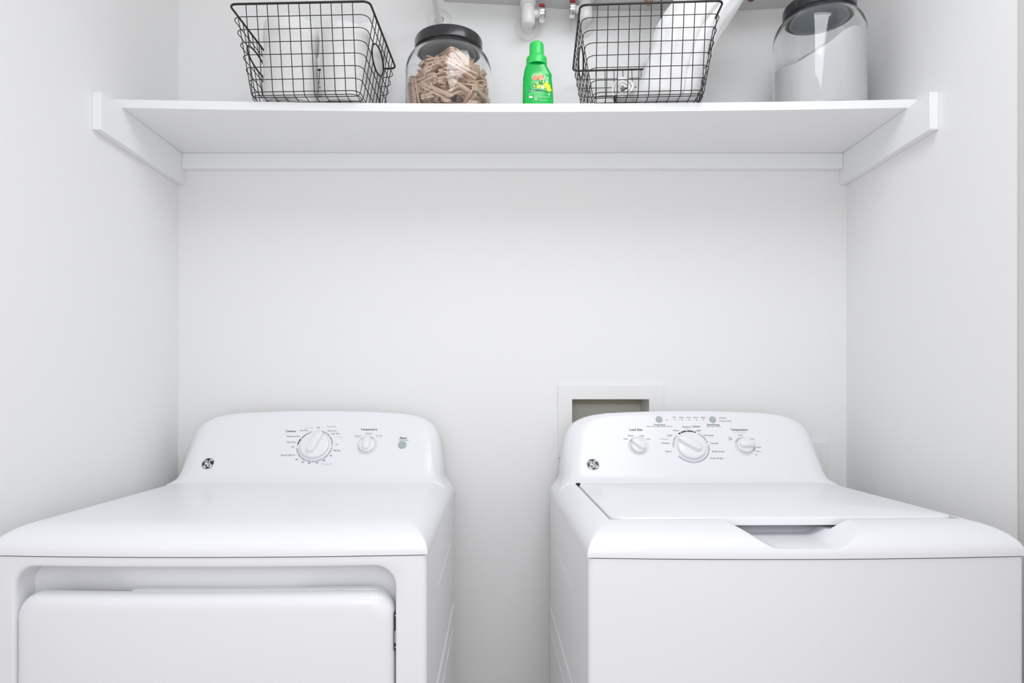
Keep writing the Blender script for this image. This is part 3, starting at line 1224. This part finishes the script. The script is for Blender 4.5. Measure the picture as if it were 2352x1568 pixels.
# ---------------------------------------------------------------- glass jars
def jar(loc, extra, label):
    root = empty('glass_jar', loc, 0, label, 'jar', 'glass jars with black lids on the shelf')
    e = extra
    out = [(0.0001, 0.0), (0.088, 0.0), (0.096, 0.002), (0.0995, 0.006), (0.1, 0.012), (0.1, 0.105 + e), (0.0993, 0.115 + e), (0.0965, 0.126 + e), (0.092, 0.1355 + e), (0.086, 0.1435 + e), (0.0795, 0.1495 + e), (0.0735, 0.1535 + e), (0.0712, 0.157 + e), (0.0705, 0.163 + e)]
    m = MB()
    m.lathe(out, n=96)
    inn = [(0.0670, 0.163 + e), (0.0675, 0.157 + e), (0.0700, 0.151 + e), (0.076, 0.1465 + e), (0.083, 0.1405 + e), (0.089, 0.1325 + e), (0.0935, 0.123 + e), (0.0963, 0.113 + e), (0.097, 0.105 + e), (0.097, 0.010), (0.095, 0.0035), (0.0001, 0.0022)]
    m.lathe([out[-1]] + inn, n=96)
    m.build('glass_body', M['glass'], root, ang=60)
    m = MB()
    z0 = 0.1555 + e
    m.lathe([(0.0718, z0), (0.0775, z0), (0.079, z0 + 0.0015), (0.079, z0 + 0.021), (0.0775, z0 + 0.0245), (0.073, z0 + 0.0262), (0.0001, z0 + 0.0275)], n=80)
    m.lathe([(0.0718, z0), (0.0718, z0 + 0.009), (0.0001, z0 + 0.009)], n=80)
    lid = m.build('lid', M['lid'], root, ang=35)
    m = MB()
    m.lathe([(0.0662, z0 + 0.0085), (0.0662, z0 - 0.004), (0.060, z0 - 0.006), (0.057, z0 - 0.001), (0.052, z0 + 0.001), (0.0001, z0 + 0.001)], n=64)
    m.build('lid_seal', M['seal'], lid, ang=50)
    return root


J1 = Vector((-0.1235, 1.541, shelf_top(-0.12, 1.541) + 0.0008))
J2 = Vector((0.742, 1.541, shelf_top(0.742, 1.541) + 0.0008))
jar(J1, 0.006, 'short wide glass jar with black lid, full of wooden clothespins')
jar(J2, 0.083, 'tall glass jar with black lid beside the right wall, filled with white powder')

m = MB()
n = 90
Rp = 0.0962
rows = []
for r, z in [(0.0001, 0.0028), (0.0935, 0.0040), (0.0955, 0.0085), (Rp, 0.014)]:
    rows.append([(r * math.cos(2 * math.pi * j / n), r * math.sin(2 * math.pi * j / n), z) for j in range(n)])


def ptop(x, y):
    h = 0.118 + 0.068 * sstep(-0.085, 0.045, x) - 0.022 * sstep(0.05, 0.10, x)
    h += 0.010 * sstep(-0.05, -0.095, x) * 0
    return h + 0.020 * y / 0.1 + noise.noise(Vector((x * 18, y * 18, 3))) * 0.007


for q in (0.2, 0.4, 0.6, 0.8, 0.97):
    rows.append([(Rp * math.cos(a), Rp * math.sin(a), 0.014 + (ptop(Rp * math.cos(a), Rp * math.sin(a)) - 0.014) * q) for a in [2 * math.pi * j / n for j in range(n)]])
for q in (0.985, 0.93, 0.85, 0.7, 0.5, 0.3, 0.15, 0.001):
    rows.append([(Rp * q * math.cos(a), Rp * q * math.sin(a), ptop(Rp * q * math.cos(a), Rp * q * math.sin(a))) for a in [2 * math.pi * j / n for j in range(n)]])
m.grid(rows, cu=True)
o = m.build('washing_powder', M['powder'], None, loc=tuple(J2), ang=80)
tag(o, 'white washing powder heaped to a slope inside the tall right jar', 'washing powder', kind='stuff')

# ---------------------------------------------------------------- clothespins
PINS = [[-0.0008,-0.0315,0.0047,0.59,-0.0,0.0,-0.808],
    [0.0601,0.0173,0.0107,0.6,0.059,0.052,-0.796],
    [0.0318,-0.051,0.0142,0.0,-0.998,0.067,0.0],
    [0.0397,-0.0478,0.0047,0.049,0.0,0.0,-0.999],
    [-0.0513,-0.0286,0.0062,0.091,-0.091,-0.701,0.701],
    [-0.0709,-0.0499,0.0386,0.074,-0.642,-0.244,-0.723],
    [0.0378,-0.0374,0.0219,0.263,-0.378,-0.451,0.765],
    [0.0442,-0.0056,0.0163,0.076,-0.887,0.455,0.021],
    [-0.006,-0.0193,0.0169,0.638,-0.127,0.107,0.752],
    [-0.0329,-0.0062,0.0122,0.112,0.846,-0.52,0.034],
    [-0.0416,-0.0241,0.0243,0.996,0.001,-0.094,0.007],
    [0.0101,-0.0161,0.0261,0.968,-0.167,-0.028,-0.184],
    [0.0083,-0.0024,0.022,0.97,-0.157,-0.056,-0.179],
    [-0.0517,0.015,0.0218,0.984,-0.168,-0.052,-0.037],
    [0.0032,0.0212,0.0231,0.56,-0.089,-0.162,-0.807],
    [-0.0496,-0.0532,0.0062,0.222,-0.222,-0.671,0.671],
    [0.0614,-0.0049,0.0287,0.387,0.155,-0.763,-0.494],
    [-0.003,-0.0665,0.0279,0.137,0.199,0.963,0.123],
    [-0.0722,-0.0242,0.0319,0.532,-0.643,0.26,-0.486],
    [-0.0088,0.0293,0.0301,0.254,-0.016,-0.219,-0.942],
    [-0.0337,-0.0425,0.0332,0.499,0.146,0.023,-0.854],
    [-0.0232,-0.0496,0.0355,0.203,-0.493,0.846,0.014],
    [-0.0579,0.0225,0.0306,0.216,0.192,-0.768,-0.571],
    [-0.0196,-0.0766,0.0334,0.211,-0.192,-0.907,-0.31],
    [0.0434,-0.0402,0.0382,0.286,0.284,-0.774,-0.487],
    [-0.0531,0.0107,0.0461,0.105,-0.035,0.165,0.98],
    [0.0515,0.0158,0.0279,0.064,-0.208,0.707,-0.673],
    [0.0601,0.0216,0.0375,0.055,0.924,-0.369,-0.084],
    [-0.0691,-0.0274,0.0516,0.064,0.843,-0.531,0.049],
    [0.0599,0.0134,0.0479,0.744,-0.091,0.06,-0.66],
    [0.0743,-0.0291,0.0464,0.412,0.389,-0.58,-0.585],
    [-0.056,-0.0296,0.0345,0.831,0.132,-0.195,-0.504],
    [0.0005,-0.0374,0.038,0.767,-0.053,-0.008,0.64],
    [0.035,0.0179,0.0484,0.867,0.057,-0.197,-0.453],
    [-0.0342,0.0006,0.0284,0.244,-0.029,0.934,-0.258],
    [0.0783,0.0177,0.0485,0.764,-0.031,-0.381,-0.521],
    [-0.0804,-0.0294,0.0498,0.658,0.003,-0.687,0.308],
    [-0.0467,-0.0228,0.0394,0.202,0.505,0.83,0.127],
    [-0.0,-0.0543,0.0595,0.02,-0.576,0.811,0.103],
    [-0.0269,-0.0114,0.0536,0.13,-0.081,0.669,-0.727],
    [-0.034,0.0243,0.0492,0.882,-0.28,0.13,0.357],
    [0.0176,0.0056,0.0467,0.077,-0.779,0.622,0.024],
    [-0.0399,0.0196,0.0712,0.636,0.168,0.168,0.734],
    [0.0207,-0.0364,0.0586,0.577,0.011,-0.05,-0.815],
    [-0.052,-0.0337,0.0624,0.86,0.058,0.014,-0.507],
    [0.0135,-0.0465,0.0492,0.987,-0.04,-0.032,0.154],
    [0.0139,-0.01,0.0553,0.654,-0.581,-0.383,0.296],
    [0.0447,-0.032,0.0664,0.985,0.062,0.121,-0.11],
    [0.0662,0.008,0.0628,0.746,-0.147,0.002,-0.65],
    [-0.0498,0.0272,0.0635,0.921,-0.075,0.184,0.335],
    [0.0382,-0.0586,0.0447,0.283,-0.287,0.487,-0.775],
    [-0.0503,-0.0038,0.0824,0.024,-0.854,-0.52,-0.002],
    [-0.0042,-0.0148,0.0648,0.059,-0.514,0.847,0.122],
    [-0.0491,-0.0533,0.0698,0.074,-0.913,0.402,-0.003],
    [-0.0358,-0.0404,0.0625,0.382,-0.332,-0.658,0.558],
    [-0.026,-0.06,0.0706,0.027,-0.399,-0.913,-0.074],
    [-0.0199,0.0268,0.0651,0.464,-0.602,0.481,-0.437],
    [0.0725,0.0135,0.0843,0.781,0.185,-0.018,-0.597],
    [-0.0737,0.0268,0.0869,0.005,0.818,0.575,-0.015],
    [-0.0369,-0.0252,0.0832,0.924,0.028,0.076,0.373],
    [0.0498,0.014,0.0724,0.043,-0.225,0.97,0.079],
    [0.0332,-0.0424,0.0683,0.061,-0.989,0.113,0.077],
    [0.0128,-0.0122,0.0772,0.777,-0.604,-0.142,0.104],
    [-0.0417,0.0101,0.0932,0.829,-0.048,0.061,-0.554],
    [0.0395,-0.045,0.0767,0.556,-0.016,0.1,-0.825],
    [0.002,-0.0213,0.0883,0.574,-0.482,0.518,-0.412],
    [-0.0715,0.0349,0.0977,0.363,-0.387,0.598,-0.601],
    [0.0764,-0.0169,0.0868,0.771,0.028,-0.184,0.61],
    [-0.0143,0.0783,0.0873,0.077,0.05,-0.7,-0.708],
    [0.0551,0.009,0.0947,0.696,0.646,-0.312,0.037],
    [-0.0255,-0.0524,0.0984,0.266,0.354,-0.131,-0.887],
    [-0.0267,0.0413,0.0938,0.119,0.442,0.634,0.623],
    [-0.0075,-0.0575,0.0691,0.08,-0.894,0.439,-0.039],
    [-0.0109,-0.0403,0.0849,0.068,-0.709,0.699,0.067],
    [0.0159,0.024,0.0946,0.803,0.084,0.303,0.506],
    [0.0308,-0.0722,0.0878,0.191,-0.173,0.035,-0.966],
    [0.03,0.0729,0.0899,0.882,0.346,0.188,-0.256],
    [0.0005,-0.0185,0.1003,0.098,-0.906,0.409,0.046],
    [-0.007,-0.0539,0.0919,0.617,0.059,-0.075,0.781],
    [0.0327,-0.0231,0.0893,0.037,-0.625,-0.779,-0.033],
    [0.0162,-0.0361,0.0843,0.569,-0.419,-0.549,0.447],
    [-0.0369,-0.016,0.1054,0.289,-0.641,-0.664,0.255],
    [0.0418,0.0263,0.0967,0.338,-0.747,-0.386,0.423],
    [-0.017,0.0474,0.1166,0.119,-0.234,0.906,-0.334],
    [0.0133,-0.0433,0.1045,0.095,-0.862,-0.496,-0.052],
    [-0.0498,-0.0169,0.1116,0.286,0.251,0.755,-0.534],
    [0.0129,0.0574,0.1104,0.139,-0.141,0.944,-0.266],
    [0.0289,-0.046,0.1061,0.435,-0.238,0.108,-0.862],
    [0.0167,-0.0426,0.1159,0.366,-0.297,0.688,-0.552],
    [0.0104,0.0409,0.1067,0.132,-0.311,-0.048,-0.94],
    [0.0451,-0.0142,0.1092,0.649,-0.399,-0.283,0.583],
    [-0.0019,-0.0478,0.105,0.311,0.389,-0.541,-0.677],
    [0.0342,0.0007,0.1212,0.979,-0.2,-0.03,0.0],
    [-0.0119,0.0104,0.1154,0.223,-0.074,0.052,-0.97],
    [-0.0564,-0.027,0.1172,0.128,0.618,0.628,0.456],
    [0.0437,-0.0276,0.1263,0.447,0.792,0.415,-0.022],
    [0.015,-0.0139,0.1269,0.98,-0.028,-0.194,-0.014],
    [-0.0109,-0.0291,0.1274,0.988,-0.099,-0.112,0.022],
    [0.0055,0.0482,0.1239,0.167,-0.042,-0.937,-0.304],
    [0.0469,0.0255,0.1191,0.538,-0.401,0.043,0.74],
    [0.0101,0.0317,0.1287,0.075,-0.253,0.949,-0.172],
    [-0.0176,0.002,0.1358,0.084,-0.966,-0.238,0.051],
    [-0.0044,-0.0291,0.1423,0.853,0.071,0.034,-0.516]]


def prong_mesh(s):
    m = MB()
    # side profile of one half: jaw at +x, finger end at -x
    pr = [(0.038, 0.0004), (0.038, 0.0050), (0.030, 0.0062), (-0.006, 0.0064), (-0.036, 0.0072), (-0.039, 0.0066), (-0.039, 0.0042), (-0.010, 0.0010), (0.006, 0.0006), (0.010, 0.0022), (0.014, 0.0006), (0.022, 0.0006), (0.0245, 0.0020), (0.027, 0.0006)]
    A = [(x, -0.0055, s * z) for x, z in pr]
    B = [(x, 0.0055, s * z) for x, z in pr]
    m.grid([A, B], cu=True)
    m.add(A, [tuple(range(len(A)))])
    m.add(B, [tuple(range(len(B)))])
    return m


pin = empty('clothespin', (0, 0, 0), 0)
PL = 'light wooden spring clothespin in the heap inside the short glass jar'
tag(pin, PL, 'clothespin', 'wooden clothespins in the jar')
a = prong_mesh(1).build('prong', M['wood'], pin)
b = prong_mesh(-1).build('prong', M['wood'], pin)
m = MB()
hel = []
for i in range(33):
    t = i / 32
    q = 2 * math.pi * 3 * t
    hel.append((0.0105 + 0.0024 * math.cos(q), -0.0062 + 0.0124 * t, 0.0024 * math.sin(q)))
m.tube([(0.024, -0.0062, 0.0068), (0.016, -0.0066, 0.0045)] + hel + [(0.016, 0.0066, -0.0045), (0.024, 0.0062, -0.0068)], 0.0006, 5)
m.tube([(0.024, -0.0062, 0.0068), (0.024, 0.0058, 0.0068)], 0.0006, 5)
m.tube([(0.024, -0.0058, -0.0068), (0.024, 0.0062, -0.0068)], 0.0006, 5)
c_ = m.build('spring', M['steel'], pin)
for i, p in enumerate(PINS):
    if i == 0:
        t = pin
    else:
        t = pin.copy()
        C.objects.link(t)
        for ch in (a, b, c_):
            k = ch.copy()
            C.objects.link(k)
            k.parent = t
    t.rotation_mode = 'QUATERNION'
    t.location = (J1.x + p[0], J1.y + p[1], J1.z + p[2] + 0.0015)
    t.rotation_quaternion = p[3:]

# ---------------------------------------------------------------- detergent bottle
BY = 1.476
bx = (1236 - VX) / F * BY
zb = shelf_top(bx, BY) + 0.0006
root = empty('detergent_bottle', (bx, BY, zb), 0, 'small bright green liquid detergent bottle with a lighter green cap', 'bottle')
s_ = F / (BY - 0.018)
# height, left and right extent, half depth
sec = [(0.0, -.0325, .0325, .017), (0.0015, -.0345, .0345, .019), (0.006, -.0348, .0345, .0195), (.040, -.0348, .0330, .0195), (.060, -.0345, .0313, .0195), (.066, -.0342, .0306, .019), (.070, -.0340, .0300, .0188), (.0735, -.0336, .0304, .0188), (.077, -.0330, .0308, .0186), (.082, -.0322, .0285, .018), (.088, -.0312, .0250, .0172), (.0935, -.0300, .0220, .0165), (.098, -.0285, .0195, .016), (.1015, -.0265, .0180, .0155), (.104, -.024, .0165, .015)]


def se(t, e=3.2):
    c, s2 = math.cos(t), math.sin(t)
    return math.copysign(abs(c) ** (2 / e), c), math.copysign(abs(s2) ** (2 / e), s2)


m = MB()
rows = [[((l + r) / 2 + (r - l) / 2 * 0.02 * se(t)[0], d * 0.02 * se(t)[1], z) for t in [2 * math.pi * j / 64 for j in range(64)]] for z, l, r, d in sec[:1]]
for z, l, r, d in sec:
    rows.append([((l + r) / 2 + (r - l) / 2 * se(t)[0], d * se(t)[1], z) for t in [2 * math.pi * j / 64 for j in range(64)]])
m.grid(rows, cu=True)
body = m.build('bottle_body', M['green'], root, ang=60)
m = MB()
ccx = -0.004
m.lathe([(0.0215, 0.100), (0.0232, 0.1005), (0.0232, 0.114), (0.0222, 0.1175), (0.0190, 0.1205), (0.0168, 0.1225), (0.0164, 0.126), (0.0160, 0.146), (0.0150, 0.1495), (0.0125, 0.1515), (0.0001, 0.152)], ccx + 0.0005, 0, 48)
m.build('cap', M['capgreen'], root, ang=40)


def ysurf(x, z, h=0.0004):
    l = interp([(q[0], q[1]) for q in sec], z)
    r = interp([(q[0], q[2]) for q in sec], z)
    d = interp([(q[0], q[3]) for q in sec], z)
    u = min(0.995, abs((x - (l + r) / 2) / ((r - l) / 2)))
    return -d * (1 - u ** 3.2) ** (1 / 3.2) - h


def bp(px, py):
    """picture position on the label to bottle x, z"""
    return ((px - VX) / s_ - bx, (CZ + (VY - py) / s_) - zb)


m = MB()


def lab_text(t, px, py, wpx, mi, bold=0.0, shear=0.0, h=0.0006, rise=0.0):
    vs, fs, wd = text_geo(t, bold, shear)
    k = wpx / s_ / wd
    x0, z0 = bp(px, py)
    vv = []
    for a_, b_ in vs:
        x, z = x0 + a_ * k, z0 + b_ * k * 1.05 + a_ * k * rise
        vv.append((x, ysurf(x, z, h), z))
    m.add(vv, fs, mi)


def blob(px, py, rx, ry, mi, h=0.0004, pet=0, amp=0.0, n=28, rot=0):
    vs = []
    x0, z0 = bp(px, py)
    ring_ = []
    for i in range(n):
        a_ = 2 * math.pi * i / n
        k = 1 + amp * math.cos(pet * a_)
        X, Z = rx * k * math.cos(a_), ry * k * math.sin(a_)
        x = x0 + (X * math.cos(rot) - Z * math.sin(rot)) / s_
        z = z0 + (X * math.sin(rot) + Z * math.cos(rot)) / s_
        ring_.append((x, ysurf(x, z, h), z))
    m.add([(x0, ysurf(x0, z0, h), z0)] + ring_, [(0, 1 + i, 1 + (i + 1) % n) for i in range(n)], mi)


def band(pts, mi, h=0.0003):
    A, B = [], []
    for px, y0, y1 in pts:
        x, z = bp(px, y0)
        A.append((x, ysurf(x, z, h), z))
        x, z = bp(px, y1)
        B.append((x, ysurf(x, z, h), z))
    m.grid([A, B], mi)


band([(1214, 206, 211), (1224, 205.5, 210), (1234, 206, 210), (1246, 207.5, 210), (1256, 210, 213), (1266, 213, 219)], 3)
blob(1256, 197, 9, 6.5, 2, 0.0005, 7, 0.12, rot=-0.5)
blob(1261, 205, 6, 5, 2, 0.00055, 6, 0.15)
blob(1237.5, 200, 4.5, 4, 2, 0.0005, 6, 0.12)
blob(1246, 201.5, 4, 4, 0, 0.0007, 5, 0.25)
blob(1246, 201.5, 1.2, 1.2, 2, 0.0009)
blob(1251.5, 199, 2.4, 2.4, 4, 0.0008)
blob(1227, 197, 5.2, 5, 3, 0.0005)
blob(1227.6, 197.5, 3.9, 3.8, 4, 0.0006)
blob(1229.5, 196, 2.0, 2.0, 3, 0.0007)
blob(1234, 192, 5, 2, 4, 0.0006, rot=0.5)
blob(1241, 189, 3.6, 5.2, 3, 0.0006, rot=0.3)
blob(1247.5, 188.5, 3.4, 6.2, 3, 0.0007, rot=-0.15)
blob(1247.5, 188.5, 2.1, 4.8, 4, 0.0008, rot=-0.15)
blob(1241.2, 187, 1.4, 3.2, 4, 0.0008, rot=0.4)
blob(1256, 188, 2.2, 1.6, 0, 0.0006, 5, 0.3)
blob(1258, 179, 1.0, 2.4, 0, 0.0006, rot=0.3)
blob(1240, 171, 5.0, 3.0, 4, 0.0004)
lab_text('Gain', 1236, 178, 30, 0, 0.085, 0.28, 0.0009, 0.08)
lab_text('Gain', 1236, 178, 27.5, 1, 0.03, 0.28, 0.0012, 0.08)
lab_text('original', 1222, 208.5, 14, 0)
lab_text('fresh', 1218.5, 215.5, 7, 0)
lab_text('48', 1261, 216, 5, 0, 0.02)
lab_text('loads', 1262, 219, 4, 0)
lab_text('he', 1219, 222.5, 8, 0, 0.06)
lab_text('LIQUID LAUNDRY DETERGENT', 1244, 223.5, 37, 0)
lab_text('10 FL OZ 300 mL', 1249.5, 231, 17, 0)
blob(1231, 228.5, 3.1, 3.1, 0, 0.0006, 4, 0.0, n=4, rot=math.pi / 4)
blob(1231, 228.5, 1.0, 1.4, 5, 0.0008)
o = m.build('printed_label', [M['white_ink'], M['orange'], M['yellow'], M['dkgreen'], M['lime'], M['ink']], root, ang=180)
o['label'] = 'printed label with orange lettering and yellow flowers'

# ---------------------------------------------------------------- pipes, valves and an added shadow box on the back wall above the shelf
def flange(m, x, z, r):
    rot = Matrix.Rotation(math.pi / 2, 4, 'X')
    m.lathe([(r, -0.0003), (r, 0.002), (r * 0.92, 0.0045), (r * 0.45, 0.0075), (r * 0.36, 0.0078)], n=48, rot=rot, off=(x, YB, z))


root = empty('pipe_stub', (-0.162, YB, CZ), 0, 'white pipe stub with round wall flange above the clothespin jar', 'pipe')
m = MB()
flange(m, 0, 0.972, 0.0325)
for i, v in enumerate(m.v):
    m.v[i] = (v[0], v[1] - YB, v[2])
m.build('wall_flange', M['valve'], root)
m = MB()
m.tube([(0, -0.002, 0.967), (0, -0.06, 0.967), (0, -0.16, 0.967), (0, -0.175, 0.972), (0, -0.182, 0.985), (0, -0.184, 1.0), (0, -0.184, 1.15)], 0.0095, 20)
m.build('pipe', M['valve'], root, ang=60)


def valve(x, z, side, label):
    root = empty('shutoff_valve', (x, YB, CZ + z), 0, label, 'valve', 'wall shutoff valves above the shelf')
    m = MB()
    flange(m, 0, 0, 0.0335)
    m.v = [(v[0], v[1] - YB, v[2]) for v in m.v]
    m.build('wall_flange', M['valve'], root)
    m = MB()
    m.tube([(0, -0.005, -0.004), (0, -0.05, -0.004)], 0.0145, 24)
    m.lathe([(0.0001, -0.024), (0.012, -0.023), (0.0165, -0.018), (0.0175, -0.010), (0.0175, 0.022), (0.0165, 0.026), (0.0205, 0.028), (0.0205, 0.038), (0.016, 0.040)], 0, -0.052, 28)
    m.tube([(side * 0.010, -0.052, 0.008), (side * 0.026, -0.052, 0.008)], 0.0095, 20)
    m.build('valve_body', M['valve'], root, ang=50)
    m = MB()
    m.tube([(0, -0.052, 0.034), (0, -0.052, 0.046)], 0.0130, 24)
    m.tube([(0, -0.052, 0.044), (0, -0.052, 0.055 + 0.02)], 0.0125, 24)
    m.build('supply_pipe', M['pvc'], root, ang=50)['label'] = 'beige supply pipe'
    m = MB()
    rot = Matrix.Rotation(math.pi / 2 * side, 4, 'Y')
    pr = [(0.0001, 0.0), (0.018, 0.0), (0.0205, 0.002), (0.0215, 0.008), (0.0205, 0.014), (0.017, 0.0165), (0.0001, 0.017)]
    m.lathe(pr, n=36, rot=rot, off=(side * 0.026, -0.052, 0.008))
    h = m.build('handle', M['chrome'], root, ang=40)
    h['label'] = 'chrome handle'
    m = MB()
    rows = []
    for q in range(9):
        a_ = math.radians(80 + 85 * q / 8)
        rows.append([(side * (0.026 + xx), -0.052 + rr * math.cos(a_), 0.008 + rr * math.sin(a_)) for rr, xx in ((0.0198, 0.0008), (0.0222, 0.003), (0.0226, 0.008), (0.0222, 0.013), (0.0198, 0.0155))])
    m.grid(rows)
    m.build('colour_band', M['red'], h)['label'] = 'red band on the handle'


valve(0.0675, 0.9545, 1, 'white shutoff valve with red and chrome handle above the green bottle')
valve(0.2125, 0.9655, -1, 'white shutoff valve with red and chrome handle behind the right basket rim')

root = empty('shadow_box', (0.32, YB, CZ + 1.0), 0, 'grey box added in place of the shadow on the back wall at the top', 'shadow box')
m = MB()  # added box; its grey underside stands in for a shadow on the wall
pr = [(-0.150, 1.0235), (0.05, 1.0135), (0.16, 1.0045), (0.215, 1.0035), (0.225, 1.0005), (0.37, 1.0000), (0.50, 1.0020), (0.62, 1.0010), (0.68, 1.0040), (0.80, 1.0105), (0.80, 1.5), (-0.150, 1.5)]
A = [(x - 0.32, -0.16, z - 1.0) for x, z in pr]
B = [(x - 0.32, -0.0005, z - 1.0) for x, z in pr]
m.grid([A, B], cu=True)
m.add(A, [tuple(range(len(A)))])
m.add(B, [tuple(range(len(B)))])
m.build('shade_part', M['shadow_grey'], root)
for x, y, zb_, r, mt, nm in ((0.359, 1.61, 0.9495, 0.0115, 'brass', 'pipe_fitting'), (0.4345, 1.61, 0.9475, 0.0145, 'brass', 'pipe_fitting'), (0.617, 1.63, 0.9725, 0.012, 'maroon', 'pipe_fitting')):
    m = MB()
    zz = zb_ - 1.0
    m.lathe([(0.0001, zz), (r * 0.55, zz), (r * 0.6, zz + 0.006), (r, zz + 0.0065), (r, zz + 0.018), (r * 0.7, zz + 0.019), (r * 0.7, 0.0035)], x - 0.32, y - YB, 6)
    k = m.build(nm, M[mt], root, ang=20)
    k['label'] = 'aged brass fitting' if mt == 'brass' else 'dark maroon fitting'

root = empty('hanging_tag', (0.392, 1.69, CZ + 0.85), 0, 'small white tag on a black cord behind the right basket', 'tag')
m = MB()
m.tube([(0.010, -0.03, 0.1505), (0.010, -0.028, 0.10), (0.012, -0.015, 0.06), (0.0125, -0.003, 0.038), (0.0118, 0.0, 0.024)], 0.0013, 8)
m.build('cord', M['black'], root)
m = MB()
m.box(-0.0225, 0.030, -0.001, 0.001, -0.034, 0.026)
tg = m.build('card', M['plate'], root, bevel=0.0008)
m = MB()
m.add([(-0.001, -0.0013, 0.006), (0.004, -0.0013, 0.006), (0.004, -0.0013, 0.016), (-0.001, -0.0013, 0.016)], [(0, 1, 2, 3)], 0)
m.add([(-0.013, -0.0013, -0.017), (0.001, -0.0013, -0.006), (0.006, -0.0013, -0.001), (-0.013, -0.0013, -0.001)], [(0, 1, 2, 3)], 1)
m.build('card_print', [M['taggreen'], M['tagorange']], tg)
